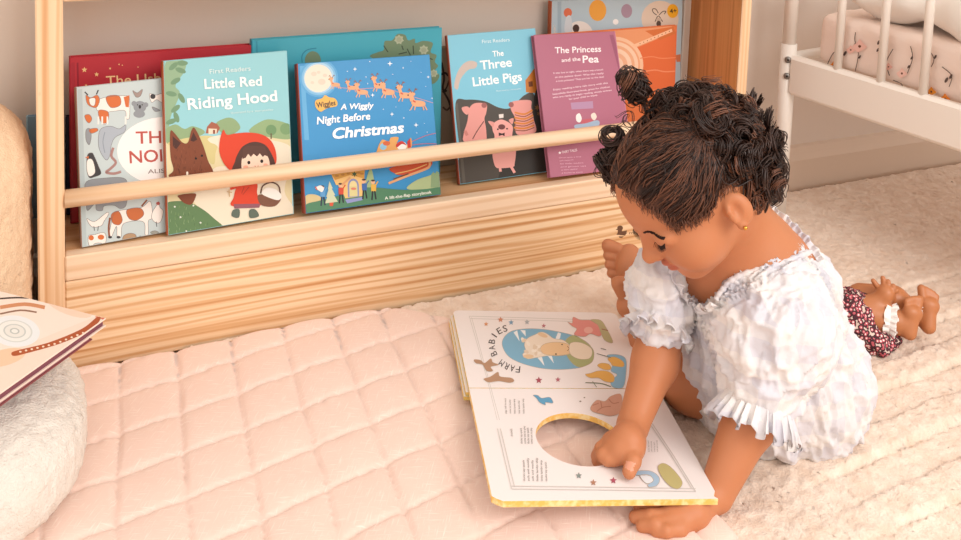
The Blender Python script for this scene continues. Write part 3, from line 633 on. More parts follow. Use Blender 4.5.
for k in range(7): A.text(['Once upon a time', 'with a happy end', 'for little readers', 'and grown ups', 'to share together', 'a bedtime story', 'and sweet dreams'][k], (104-0*k+2*k, 462+k*11), (104+2*k+[80, 50, 84, 92, 60, 76, 66][k], 458+k*11), 4.5, '#d9a9b9', .01)
A.build('cover_art', t)

# things squeezed between the shelf and the fleecy chair
q = on(27, 120, Y=.118)
t, o, u, v, b = book((q[0], .112, 0, .1, 0, .035, q[2]-ZS+.001), .01, '#6f8ca0', '#8fb0c0', 'thin blue-grey book wedged upright between the shelf and the fleecy chair', group=None)
# ------------------------------------------------------------------ rug
m_rug = mat('rug_wool', '#efdccb', .95, bump=(420, .5, .003), sheen=.3, var=('#e2c9b4', 60, 4, .35, .7))
def rug_h(X, Y):
    th = .0735; q = -(X*math.sin(th)*-1+Y*math.cos(th)); P = np.stack([X, Y, 0*X], 1)
    q = -(Y-X*math.tan(th*1.0))*math.cos(th)
    wob = .0035*fbm(P*26, 2, 3)+.0015*pnoise(P*140, 5)
    ph = ((q+wob-.010)/.037) % 2.0
    edge = lambda c: np.exp(-((ph-c)/.085)**2)
    pl = 1/(1+np.exp(-(ph-.02)/.03))-1/(1+np.exp(-(ph-1.0)/.03))
    calm = np.clip((X-.62)/.1, 0, 1)*np.clip((-.13-Y)/.12, 0, 1)
    base = .009+.0016*fbm(P*55, 3, 1)+.0011*pnoise(P*260, 9)+.0007*pnoise(P*480, 4)
    return base+calm*(.0055*pl-.0065*np.exp(-((ph-1.0)/.05)**2)+.0012*edge(.9)*pnoise(P*330, 2))
xs = np.arange(.12, 1.75, .0026); ys = np.arange(-.80, .1301, .0026)
XX, YY = np.meshgrid(xs, ys, indexing='ij'); nx, ny = XX.shape
H_ = rug_h(XX.ravel(), YY.ravel()).reshape(nx, ny)
eq = np.minimum.reduce([XX-xs[0], xs[-1]-XX, YY-ys[0], ys[-1]-YY]); H_ = H_*np.clip(eq/.006, 0.02, 1)
JX = XX+.0008*rng.standard_normal(XX.shape); JY = YY+.0008*rng.standard_normal(YY.shape)
V = np.stack([JX.ravel(), JY.ravel(), H_.ravel()], 1)
ii, jj = np.meshgrid(np.arange(nx-1), np.arange(ny-1), indexing='ij'); ii = ii.ravel(); jj = jj.ravel()
keep = ~((xs[ii] < .932) & (ys[jj] > -.006)); ii = ii[keep]; jj = jj[keep]
Fq = np.stack([ii*ny+jj, (ii+1)*ny+jj, (ii+1)*ny+jj+1, ii*ny+jj+1], 1)
used = np.unique(Fq); rm = -np.ones(len(V), int); rm[used] = np.arange(len(used))
rug = build('rug', V[used], rm[Fq], m_rug, smooth=True, label='large cream wool rug with carved pile stripes lying under the child', cat='rug')

# ------------------------------------------------------------------ quilted mat
g0 = np.array([.046, -.148]); gc = np.array([.0605, .0118]); gr = np.array([-.0042, -.0622]); GI = np.linalg.inv(np.stack([gc, gr], 1))
def quilt_h(X, Y):
    P = np.stack([X, Y], 1)-g0; st = P@GI.T; P3 = np.stack([X, Y, 0*X], 1)
    st = st+.022*np.stack([pnoise(P3*14, 1), pnoise(P3*14, 2)], 1)
    a = np.abs(np.sin(math.pi*st[:, 0])); b = np.abs(np.sin(math.pi*st[:, 1])); k = np.minimum(a, b); q = (a*b)
    h = .0150+.0050*(np.clip(q,0,1)**.30)-.0020*np.exp(-(k/.085)**2)+.0012*fbm(P3*22, 2, 4)
    r = .0006*pnoise(np.stack([st[:, 0]*9, st[:, 1]*2.2, 0*X], 1), 7)*np.exp(-((k)/.35)**2)
    return h+r*2
def qright(Y): return .365+.172*(1-np.exp((Y+.012)*9))+.004*np.sin(Y*50)
vs_ = np.linspace(0, 1, 300); us_ = np.linspace(0, 1, 360)
UU, VV = np.meshgrid(us_, vs_, indexing='ij')
Yf = -.011; Yq = -.78+(Yf+.78)*(1-(1-VV)**1.15); Yq = Yf-(.77)*(1-VV)
XR = qright(Yq); XL = -.45; Xq = XL+(XR-XL)*UU
st0 = (np.stack([Xq.ravel(), Yq.ravel()], 1)-g0)@GI.T
sc = np.abs(np.sin(math.pi*st0[:, 0])).reshape(Xq.shape)
dist = np.minimum.reduce([XR-Xq, Yf-Yq]); 
Yq2 = Yq-(1-sc)*.0035*np.clip(1-(Yf-Yq)/.02, 0, 1)
cr_ = np.hypot(np.clip(.03-(XR-Xq), 0, None), np.clip(.03-(Yf-Yq), 0, None))
Hq = quilt_h(Xq.ravel(), Yq.ravel()).reshape(Xq.shape)+.004*np.clip((Xq-.15)/.1, 0, 1)
d2 = np.clip(.03-cr_, 0, 1)
Hq = .004+(Hq-.004)*np.sqrt(np.clip(1-(1-np.clip(dist/.011, 0, 1))**2, 0, 1))
V = np.stack([Xq.ravel(), Yq2.ravel(), Hq.ravel()], 1); nx, ny = Xq.shape
ii, jj = np.meshgrid(np.arange(nx-1), np.arange(ny-1), indexing='ij'); ii = ii.ravel(); jj = jj.ravel()
Fq = np.stack([ii*ny+jj, (ii+1)*ny+jj, (ii+1)*ny+jj+1, ii*ny+jj+1], 1)
m_q = mat('quilt_linen', '#eccfc1', .85, sheen=.25)
nt = m_q.node_tree; N = nt.nodes; L = nt.links; bs = N['Principled BSDF']; tc = N.new('ShaderNodeTexCoord')
outs = []
for rot, sc_ in ((-1.0, (60, 720, 60)), (.35, (60, 640, 60))):
    m0 = N.new('ShaderNodeMapping'); m0.inputs['Rotation'].default_value = (0, 0, rot); L.new(tc.outputs['Object'], m0.inputs['Vector']); mp = N.new('ShaderNodeMapping'); mp.inputs['Scale'].default_value = sc_
    nz = N.new('ShaderNodeTexNoise'); nz.inputs['Scale'].default_value = 1; nz.inputs['Detail'].default_value = 2
    L.new(m0.outputs['Vector'], mp.inputs['Vector']); L.new(mp.outputs['Vector'], nz.inputs['Vector']); outs.append(nz)
mx = N.new('ShaderNodeMath'); mx.operation = 'MAXIMUM'; L.new(outs[0].outputs['Fac'], mx.inputs[0]); L.new(outs[1].outputs['Fac'], mx.inputs[1])
rp = N.new('ShaderNodeValToRGB'); rp.color_ramp.elements[0].position = .58; rp.color_ramp.elements[0].color = lin('#eccfc1'); rp.color_ramp.elements[1].position = .80; rp.color_ramp.elements[1].color = lin('#f7e4d8')
L.new(mx.outputs[0], rp.inputs['Fac']); L.new(rp.outputs['Color'], bs.inputs['Base Color'])
bp = N.new('ShaderNodeBump'); bp.inputs['Strength'].default_value = .25; bp.inputs['Distance'].default_value = .001; L.new(mx.outputs[0], bp.inputs['Height']); L.new(bp.outputs['Normal'], bs.inputs['Normal'])
quilt = build('quilted_mat', V, Fq, m_q, smooth=True, label='pale pink quilted linen play mat on the floor in front of the bookshelf', cat='play mat')

# ------------------------------------------------------------------ fleecy child's chair
def fleece(f, lo, hi, h, seed, amp=.0020):
    V, Q = sdf_mesh(f, lo, hi, h); n = grad(f, V)
    d = fbm(V*50, 2, seed)*amp*.8-np.abs(pnoise(V*150, seed+3))*amp*1.3+pnoise(V*290, seed+5)*amp*.4
    return V+n*d[:, None], Q
m_fl = mat('fleece_white', '#e9e1d7', .95, bump=(520, .7, .003)); m_fl2 = mat('fleece_cream', '#ecccaa', .95, bump=(520, .7, .003))
ch = empty('fleece_chair', (-.17, -.1, 0), 'small rounded child\'s chair in white and cream teddy fleece at the left of the bookshelf', 'chair')
def f_seat(p):
    q = (p-np.array([-.185, -.165, .055]))/np.array([.203, .152, .067])
    k = (np.abs(q)**2.6).sum(1)**(1/2.6); return (k-1)*.07
def f_back(p):
    a = s_cone(p, (-.145, .03, .08), (-.132, .045, .208), .125, .112)
    return smax(smax(a, p[:, 0]+.033, .012), p[:, 1]-.128, .02)
V, Q = fleece(f_seat, (-.41, -.34, -.02), (.04, .01, .15), .0034, 3); V[:, 2] = np.maximum(V[:, 2], .012)
seat = build('seat', V, Q, m_fl, ch, smooth=True)
V, Q = fleece(f_back, (-.32, -.09, -.01), (.0, .15, .33), .0036, 8); V[:, 2] = np.maximum(V[:, 2], .012)
backr = build('backrest', V, Q, m_fl2, ch, smooth=True)

# grey patterned thing with a white edge between chair and post
q = on(38, 238, Y=.005)
# ------------------------------------------------------------------ two picture books lying on the fleecy seat
def flat_book(corner, ang1, s1, s2, z, thick, cov, edge, label, tilt=(0, 0)):
    c = np.array([corner[0], corner[1], z]); e1 = nrm([math.cos(ang1), math.sin(ang1), tilt[0]]); e2 = nrm([-math.sin(ang1), math.cos(ang1), tilt[1]]); n = nrm(np.cross(e1, e2))
    t = empty('picture_book', c+e1*s1/2+e2*s2/2-n*thick, label, 'book', 'picture books on the fleecy chair')
    mb = MB(); mb.box(c-n*.0015, e1*s1, e2*s2, n*.0015, .0004); mb.box(c-n*thick, e1*s1, e2*s2, n*.0015, .0004); mb.box(c-n*thick+e2*(s2-.002), e1*s1, e2*.002, n*thick, .0004)
    mb.build('cover', mat('flatcov_'+cov, cov, .35), t)
    mb = MB(); mb.box(c-n*(thick-.0015)+e1*.002+e2*.002, e1*(s1-.004), e2*(s2-.006), n*(thick-.003)); mb.build('page_block', mat('flatedge_'+edge, edge, .7), t)
    return t, c, e1, e2, n
ZM = .1470
c0 = on(106, 318, z=ZM); A1 = math.radians(137)
flat_book((c0[0]-.012, c0[1]-.002), A1, .2, .2, ZM-.0095, .009, '#8a4b4f', '#caa0a0', 'lower of the two picture books lying on the fleecy chair, mostly hidden, plum coloured edges')
t, c, e1, e2, n = flat_book((c0[0], c0[1]), A1, .2, .2, ZM, .0085, '#e9d5c6', '#7d4a56', 'pale picture book with a brown dotted border lying on top on the fleecy chair')
A = Art(c, n, (0, 270, 2.4545), up=e1, rect=(c, e1, e2, .2, .2))
A.poly([(-300, -60), (265, 110), (255, 122), (-300, -40)], '#cf7a55'); A.poly([(-300, -80), (268, 112), (262, 106), (-300, -90)], '#5e3a36')
A.poly([(-200, 0), (120, 60), (240, 112), (-100, 250), (-300, 300)], '#ecdcd0'); A.ell(170, 90, 60, 20, '#f0cdb8', 20); A.ell(10, 215, 55, 20, '#eec4a6', -15)
for k, (r_, cc) in enumerate(((62, '#e3e6e8'), (44, '#cfd2cf'), (40, '#e6e6e2'), (28, '#c2c6c4'), (24, '#e0dfda'), (12, '#b5bab8'), (8, '#e6e6e2'))): A.ell(36, 150, r_, r_*.62, cc, 6, 32)
A.line([(0, 92), (60, 84), (110, 92)], 9, '#c98a63'); A.line([(0, 108), (50, 99), (90, 104)], 4, '#8c6a57'); A.line([(-20, 72), (40, 68), (90, 70)], 4, '#3e3330')
A.blob([(28, 205), (40, 198), (120, 178), (200, 145), (238, 116), (246, 122), (220, 148), (150, 180), (60, 206), (34, 211)], '#a9532f')
for k in range(14): A.ell(50+k*14, 201-k*3.2-max(0, k-6)*2.2, 3, 2.2, '#f0d8c4')
A.poly([(252, 116), (266, 112), (262, 124), (250, 128)], '#d46f5c')
A.build('cover_art', t)

# ------------------------------------------------------------------ open board book
BOOKPOSE = (.3319, -.4063, .054, -.2873, -.0503, -.0538, .202, .3424)
def rect_pose(x, y, z, yw, tx, ty):
    a = np.array([math.cos(yw)*math.cos(tx), math.sin(yw)*math.cos(tx), math.sin(tx)])
    n = nrm(np.cross(a, [-math.sin(yw)*math.cos(ty), math.cos(yw)*math.cos(ty), math.sin(ty)])); return np.array([x, y, z]), a, np.cross(n, a), n
o_, ax, ay, bn = rect_pose(*BOOKPOSE[:6]); Wd, Lg = BOOKPOSE[6:]
def pp_(x, y):
    v = ray(x, y); p = CAM+v*(((o_-CAM)@bn)/(v@bn)); return ((p-o_)@ax, (p-o_)@ay)
seam = pp_(470, 388)[1]
bk = empty('open_board_book', o_+ax*Wd/2+ay*Lg/2-np.array([0, 0, .02]), 'open board book with a round hole in one page, under the child\'s hand', 'book')
m_pg = mat('board_page', '#efe8e6', .4, coat=.2); m_rim = mat('board_edge', '#eebd62', .6, var=('#f6dca0', 160, 2, .4, .62)); m_rimg = mat('board_edge_green', '#c9bd72', .6, var=('#ecc068', 220, 3, .4, .6))
def rr(x0, y0, x1, y1, r, n=5, corners=(1, 1, 1, 1)):
    out = []
    for k, (cx, cy, a0) in enumerate(((x1-r, y1-r, 0), (x0+r, y1-r, 90), (x0+r, y0+r, 180), (x1-r, y0+r, 270))):
        if corners[k]: out += [(cx+r*math.cos(math.radians(a0+90*i/n)), cy+r*math.sin(math.radians(a0+90*i/n))) for i in range(n+1)]
        else: out += [((x1, y1), (x0, y1), (x0, y0), (x1, y0))[k]]
    return out
ZB = 0.0
def W3(q, z): return o_+ax*q[0]+ay*q[1]+bn*z
# far stack of pages
pl = rr(0, seam+.0005, Wd, Lg, .008, corners=(1, 1, 0, 0)); n = len(pl)
for k, (z0_, z1_) in enumerate(((-.0125, -.0085), (-.0082, -.0043), (-.0040, ZB))):
    sh = (.0048, .0030, .0)[k]; V = [W3((x-sh, y-sh*.3), z) for z in (z0_, z1_) for x, y in pl]
    build('page', V, [tuple(range(n))[::-1], tuple(range(n, 2*n))]+[(i, (i+1) % n, n+(i+1) % n, n+i) for i in range(n)], [m_pg, m_rimg], bk, mi=[1, 0]+[1]*n)
# nearer page with the hole
h2 = [pp_(*q_) for q_ in ((536, 437), (573, 413), (592, 466.5))]
(x1, y1), (x2, y2), (x3, y3) = h2; Dn = 2*(x1*(y2-y3)+x2*(y3-y1)+x3*(y1-y2))
hx = ((x1*x1+y1*y1)*(y2-y3)+(x2*x2+y2*y2)*(y3-y1)+(x3*x3+y3*y3)*(y1-y2))/Dn; hy = ((x1*x1+y1*y1)*(x3-x2)+(x2*x2+y2*y2)*(x1-x3)+(x3*x3+y3*y3)*(x2-x1))/Dn; hr = math.hypot(x1-hx, y1-hy)
ang = np.arange(72)*2*math.pi/72
def outer(a):
    d = (math.cos(a), math.sin(a)); c = []
    for (lo_, hi_, o1, dd) in ((0, Wd, hx, d[0]), (0, seam-.0005, hy, d[1])):
        if abs(dd) > 1e-9: c.append(((hi_ if dd > 0 else lo_)-o1)/dd)
    r_ = min(c); return (hx+d[0]*r_, hy+d[1]*r_)
cor = [math.atan2(y-hy, x-hx) for x, y in ((0, 0), (Wd, 0), (Wd, seam-.0005), (0, seam-.0005))]
aa = sorted(set(list((ang+math.pi) % (2*math.pi)-math.pi)+cor+[c_+d_ for c_ in cor[:2] for d_ in (-.06, .06)])); outs_ = []
for a in aa:
    q_ = list(outer(a))
    for c_ in cor[:2]:
        if abs(a-c_) < 1e-6: q_ = [q_[0]+(.0035 if q_[0] < Wd/2 else -.0035), q_[1]+.0035]
    outs_.append(q_)
n = len(aa); inn = [(hx+hr*math.cos(a), hy+hr*math.sin(a)) for a in aa]
ZB2 = ZB-.0055
V = [W3(q_, z) for z in (ZB, ZB2) for lst in (outs_, inn) for q_ in lst]; Fx = []; mi = []
for i in range(n):
    j = (i+1) % n
    Fx += [(i, j, n+j, n+i), (2*n+i, 3*n+i, 3*n+j, 2*n+j), (2*n+i, 2*n+j, j, i), (n+i, n+j, 3*n+j, 3*n+i)]; mi += [0, 0, 1, 1]
build('page_with_hole', V, Fx, [m_pg, m_rim], bk, mi=mi)
A = Art(o_, bn, (450, 310, 4.911), up=ay, rect=(o_, ax, ay, Wd, Lg)); A.ol = ('#b9a48f', 1.6)
GB = '#cfcac4'
for dx in (0, 11): A.line([(95+dx, 32+dx*.4), (180+dx*.6, 330), (232+dx, 540)], 3, GB, False)
A.line([(92, 30), (360, 38), (740, 50)], 3, GB, False); A.line([(100, 42), (360, 49), (735, 60)], 3, GB, False)
BLUE = '#7fb4d0'
A.blob([(258, 180), (262, 140), (300, 105), (370, 92), (450, 94), (540, 108), (620, 130), (680, 165), (704, 210), (700, 250), (650, 280), (560, 292), (460, 288), (360, 265), (290, 230)], BLUE)
A.blob([(560, 165), (600, 125), (650, 145), (700, 190), (706, 230), (690, 262), (630, 280), (580, 235)], '#aab07c')
for q_ in ([(312, 110), (330, 100), (342, 155)], [(345, 98), (370, 100), (372, 130)], [(530, 110), (545, 115), (540, 140), (515, 150)], [(430, 235), (450, 225), (464, 275)], [(480, 225), (500, 225), (510, 262)]): A.poly(q_, '#eef2f3')
LM = '#efe0cd'
for q_ in ([(380, 150), (400, 170)], [(400, 130), (425, 150)], [(370, 190), (400, 200)]): pass
A.blob([(365, 170), (380, 140), (420, 120), (450, 108), (478, 118), (510, 140), (560, 150), (600, 190), (590, 215), (540, 225), (480, 225), (420, 235), (380, 240), (356, 220), (372, 200)], LM)
A.blob([(445, 185), (470, 165), (520, 158), (570, 165), (600, 190), (592, 212), (550, 222), (490, 222), (455, 212)], '#ecc89c'); A.ell(455, 123, 26, 10, '#e4c6a0', 20); A.ell(385, 228, 26, 10, '#e4c6a0'); A.blob([(590, 165), (640, 160), (690, 185), (698, 215), (680, 240), (630, 240), (590, 215)], '#ecdcc6'); [A.ell(385+18*math.cos(k*1.9)*2.6+k*5, 180+14*math.sin(k*2.3)*2.4, 13, 8, ['#f5eadb', '#e3cfb6'][k % 2], k*30) for k in range(16) if 385+18*math.cos(k*1.9)*2.6+k*5 < 445]; A.ell(550, 170, 4, 3, '#4f3a30'); A.ell(520, 217, 5, 3, '#4f3a30'); A.line([(575, 178), (585, 190), (575, 202)], 2.5, '#9a6a4e')
for q_, (a0_, a1_) in zip('FARM BABIES', [((345, 285), (318, 262))]*11): pass
arc = [(340, 276), (300, 270), (255, 245), (228, 212), (207, 178), (200, 150), (208, 130), (232, 108), (262, 96), (285, 92)]
import itertools
lt = 'FARM BABIES'; pth = smooth_pts([(346, 278), (296, 268), (244, 232), (222, 190), (222, 150), (246, 118), (290, 102)], 12, False)
pth = [np.array(q_) for q_ in pth]; ln_ = [0]
for k in range(1, len(pth)): ln_.append(ln_[-1]+np.linalg.norm(pth[k]-pth[k-1]))
def along(s_):
    s_ = min(max(s_, 0), ln_[-1]-1e-6); k = next(i for i in range(1, len(ln_)) if ln_[i] >= s_); f_ = (s_-ln_[k-1])/(ln_[k]-ln_[k-1]); return pth[k-1]*(1-f_)+pth[k]*f_
for k, ch_ in enumerate(lt):
    if ch_ == ' ': continue
    s0_ = k*ln_[-1]/len(lt); wk = .22 if ch_ == 'I' else .78; A.text(ch_, tuple(along(s0_+(.25 if ch_ == 'I' else 0)*ln_[-1]/len(lt))), tuple(along(s0_+ln_[-1]/len(lt)*((.25 if ch_ == 'I' else 0)+wk))), 32, '#3f3a3c', .0)
def turn(x, y, L_, w, col, hgt=9, rows=5):
    for k in range(rows): A.text(random.choice(['little lambs skip', 'ducks say quack', 'pigs roll in mud', 'come out to play', 'soft and woolly']), (x+k*w, y), (x+k*w-3, y-L_*random.uniform(.75, 1)), hgt, col, .008)
for x, y, r_, c_ in ((177, 70, 12, '#d99a70'), (248, 48, 15, '#cf8a6c'), (300, 62, 14, '#7fa3bd'), (378, 60, 14, '#a9b0b5'), (460, 79, 12, '#c07a80'), (436, 346, 18, '#a8505e'), (530, 343, 14, '#b56a76')): A.star(x, y, r_, c_)
BRD = '#b38d72'
A.blob([(118, 245), (150, 248), (170, 262), (200, 240), (210, 258), (238, 270), (200, 280), (210, 300), (180, 300), (160, 270), (128, 262)], BRD); A.blob([(168, 338), (200, 328), (235, 306), (246, 328), (300, 335), (314, 350), (290, 358), (240, 350), (190, 356), (168, 344)], BRD)
A.blob([(408, 420), (430, 420), (450, 434), (490, 430), (506, 458), (470, 455), (468, 468), (440, 455), (425, 435)], '#5fa0c4')
PG = '#e0908a'
A.blob([(578, 60), (600, 66), (605, 36), (640, 50), (690, 52), (730, 75), (750, 100), (735, 130), (690, 118), (660, 132), (610, 122), (622, 95), (600, 80)], PG); A.blob([(690, 50), (740, 52), (770, 95), (800, 160), (760, 150), (740, 110), (725, 75)], '#b9b488'); A.ell(680, 100, 22, 16, '#eab2a8'); A.line([(745, 95), (776, 102)], 4, '#9a5f50', False)
A.blob([(770, 225), (820, 220), (862, 240), (865, 300), (850, 380), (800, 380), (790, 350), (820, 320), (790, 300), (800, 260)], '#86b6d2')
for q_ in ([(775, 240), (810, 232), (850, 255), (850, 280), (800, 275), (790, 262)], [(724, 275), (745, 262), (780, 268), (790, 290), (760, 295)], [(664, 318), (690, 312), (730, 300), (780, 305), (806, 330), (800, 355), (760, 352), (730, 335), (690, 335)]): A.blob(q_, '#e6b25e')
A.line([(720, 215), (790, 235)], 3, '#6f6a58', False); A.line([(665, 358), (740, 362), (790, 378)], 4, '#6f7a5c'); A.line([(700, 352), (720, 380)], 3, '#6f7a5c', False); A.line([(740, 190), (766, 196)], 3, '#6b6358', False)
A.blob([(690, 480), (720, 445), (760, 450), (790, 425), (840, 418), (838, 500), (790, 522), (740, 512), (700, 500)], '#d3a08a')
for q_ in ([(700, 470), (730, 460)], [(720, 500), (750, 480), (790, 475)], [(780, 440), (800, 460), (830, 455)], [(740, 450), (745, 480)]): A.line(q_, 4, '#b77c66')
turn(278, 510, 75, 22, '#9a9490', 8, 5); A.ell(640, 450, 5, 3, '#7d6f66'); A.ell(660, 432, 4, 3, '#7d6f66')
A.z = (470, 390, 3.844)
for dx in (0, 11): A.line([(106+dx, 150), (160+dx*1.0, 382-dx*.7)], 3, GB, False); A.line([(160, 382-dx), (520, 386-dx), (868, 392-dx)], 3, GB, False)
A.line([(868, 392), (780, 250), (700, 130)], 3, GB, False); A.line([(852, 380), (768, 245), (690, 130)], 3, GB, False)
turn(202, 208, 80, 13, '#9a9490', 8, 4); turn(165, 180, 38, 12, '#a8a29c', 9, 1); turn(212, 352, 90, 17, '#9a9490', 8, 6); turn(690, 240, 50, 11, '#a8a29c', 5, 4)
for x, y, r_, c_ in ((418, 331, 13, '#8a9490'), (474, 358, 13, '#b08068'), (551, 350, 14, '#b0596a')): A.star(x, y, r_, c_)
A.blob([(722, 300), (740, 284), (768, 296), (800, 330), (816, 360), (800, 382), (770, 372), (740, 340)], '#bdb27a')
A.blob([(625, 318), (660, 312), (700, 316), (728, 340), (720, 368), (690, 376), (684, 366), (705, 350), (690, 332), (660, 330), (640, 330)], '#a4c0d6'); A.blob([(655, 330), (690, 330), (704, 352), (680, 362), (660, 345)], '#e6ebee')
A.build('page_art', bk)
# ------------------------------------------------------------------ white metal bed
m_bed = mat('bed_enamel', '#efe7de', .35, spec=.5); m_bolt = mat('bolt_steel', '#8e8a86', .35, metal=.8)
P0 = np.array([1.045, .062, 0.]); zb, zt = .207, .269
e_ = on(961, 151, z=zb); bd = nrm([e_[0]-P0[0], e_[1]-P0[1], 0]); bi = np.array([-bd[1], bd[0], 0]);
if bi[0] < 0: bi = -bi
bed = empty('bed', P0+bd*.5+bi*.3, 'white metal child\'s bed with upright bars at the right edge of the room', 'bed')
mb = MB(); mb.tube([P0+[0, 0, .0], P0+[0, 0, .285]], .0125, 18); mb.tube([P0+[0, 0, .28], P0+[0, 0, .55]], .0105, 18); mb.build('post', m_bed, bed, smooth=True)
# the deep side rail with a rounded top tube
mb = MB(); mb.box(P0+bd*.008-bi*.009+[0, 0, zb], bd*.95, bi*.018, [0, 0, zt-zb], .005); o = mb.build('side_rail', m_bed, bed)
mb = MB(); mb.tube([P0+bd*.008+[0, 0, .372], P0+bi*.0+[0, 0, .372]+bi*.12], .0085, 14); mb.build('end_rail', m_bed, bed, smooth=True)
mb = MB(); mb.tube([P0+[0, 0, .262], P0+[0, 0, .262]+bi*.12], .008, 14); mb.build('end_rail', m_bed, bed, smooth=True)
for z in (.236, .262, .385):
    mb = MB(); q = P0-nrm([P0[0]-CAM[0], P0[1]-CAM[1], 0])*.0115+[0, 0, z]; d_ = -nrm([P0[0]-CAM[0], P0[1]-CAM[1], 0]); mb.lathe(q, d_, [(.0052, 0), (.0052, .002), (.0035, .0035), (.002, .0036)], 14); mb.lathe(q+d_*.0036, d_, [(.0018, -.001), (.0018, .0002)], 6, 1); mb.build('bolt', [m_bolt, mat('bolt_dark', '#2a2522', .6)], bed, smooth=True)
def rail_s(px, py):   # distance along the rail seen under a pixel at rail-top height
    q = on(px, py, z=zt); return (q-P0)@bd
for (x0, y0) in ((832, 69), (870, 83), (911, 96), (957, 110)):
    s_ = rail_s(x0, y0); b0 = P0+bd*s_+[0, 0, zt-.004]; mb = MB(); mb.tube([b0, b0+[0, 0, .30]], .0062, 14); mb.build('bar', m_bed, bed, smooth=True)
for k in range(10):
    s_ = rail_s(957, 110)+.052*(k+1); b0 = P0+bd*s_+[0, 0, zt-.004]; mb = MB(); mb.tube([b0, b0+[0, 0, .30]], .0062, 14); mb.build('bar', m_bed, bed, smooth=True)
mb = MB(); mb.tube([P0+[0, 0, .55], P0+bd*.95+[0, 0, .57]], .010, 14); mb.build('top_rail', m_bed, bed, smooth=True)
# mattress (a thing of its own: it lies on the bed)
m_sheet = mat('mattress_sheet', '#f1dcd0', .85, bump=(60, .3, .004))
s0 = (on(812, 40, z=.30)-P0)@bd; M0 = P0+bd*.034+bi*.014
def f_mat(p):
    q = p-M0; a = q@bd-.42; b_ = q@bi-.25; c = p[:, 2]-.302
    d = np.stack([np.abs(a)-.40, np.abs(b_)-.235, np.abs(c)-.026], 1); return np.linalg.norm(np.maximum(d, 0), axis=1)+np.minimum(d.max(1), 0)-.014
crn = np.array([M0+bd*a+bi*b_ for a in (-.03, .87) for b_ in (-.03, .53)])
V, Q = sdf_mesh(f_mat, (crn[:, 0].min(), crn[:, 1].min(), .25), (crn[:, 0].max(), crn[:, 1].max(), .36), .006)
n_ = grad(f_mat, V); V = V+n_*(.0028*fbm(V*np.array([18, 18, 40]), 3, 5))[:, None]
mt = build('mattress', V, Q, m_sheet, smooth=True, label='pale pink mattress sheet printed with flowers and sprigs, behind the bars of the white bed', cat='mattress')
A = Art(M0-bi*.002, -bi, (680, 0, 2.249), rect=(M0+bd*.026+np.array([0,0,.265]), bd, np.array([0,0,1.]), .8, .062)); A.k = 150
ST = '#5a4a44'
for q in ([(305, 75), (312, 100), (306, 130)], [(300, 60), (320, 75)], [(398, 60), (394, 90), (402, 120), (395, 160)], [(455, 80), (450, 100), (458, 120)], [(480, 110), (465, 140), (472, 170)], [(518, 100), (524, 130), (512, 165)], [(560, 110), (572, 132), (566, 150)], [(590, 150), (612, 170), (606, 195)], [(330, 150), (345, 120), (362, 110)], [(480, 180), (500, 190), (498, 205)], [(545, 180), (556, 200)]): A.line(q, 1.8, ST)
for x, y, r in ((448, 95, 8), (460, 100, 7), (446, 112, 7), (372, 120, 8), (356, 126, 7), (515, 150, 6), (522, 130, 6), (600, 180, 9), (610, 172, 8), (575, 128, 7), (560, 132, 6), (405, 128, 6), (394, 100, 5)): A.ell(x, y, r*.35, r*.75, ST, 30)
for x, y, s_, c_ in ((346, 148, 10, '#e08a3c'), (566, 206, 11, '#e38f35'), (597, 222, 12, '#df8030'), (405, 104, 16, '#eec0b4'), (500, 165, 12, '#efc4b8'), (470, 150, 9, '#e9b4a6'), (385, 112, 10, '#eab8aa')):
    A.blob([(x-s_, y), (x-s_*.4, y-s_*.5), (x, y-s_), (x+s_*.5, y-s_*.4), (x+s_, y+s_*.1), (x+s_*.3, y+s_*.6), (x-s_*.3, y+s_*.8)], c_); A.ell(x, y, s_*.2, s_*.2, '#6b4330')
A.build('printed_flowers', mt, rough=.8)
# duvet
m_duv = mat('duvet_cotton', '#f3ede6', .85, bump=(90, .2, .003))
def f_duv(p):
    q = p-M0; a = q@bd; b_ = q@bi; c = p[:, 2]
    top = s_ell(np.stack([a-.38, b_-.235, c-.385], 1), (0, 0, 0), (.375, .24, .062))
    l1 = s_ell(np.stack([a-.10, b_-.045, c-.383], 1), (0, 0, 0), (.065, .04, .040)); l2 = s_ell(np.stack([a-.30, b_-.042, c-.376], 1), (0, 0, 0), (.15, .035, .042))
    return smin(smin(top, l1, .02), l2, .02)
V, Q = sdf_mesh(f_duv, (crn[:, 0].min(), crn[:, 1].min(), .31), (crn[:, 0].max(), crn[:, 1].max(), .46), .006)
n_ = grad(f_duv, V); q_ = np.stack([(V-M0)@bd*14, (V-M0)@bi*30, V[:, 2]*22], 1); r_ = 1-np.abs(pnoise(q_, 3))*2; V = V+n_*(.004*r_+.004*fbm(q_*.6, 2, 8))[:, None]
build('duvet', V, Q, m_duv, smooth=True, label='rumpled white duvet lying on the floral mattress', cat='duvet')
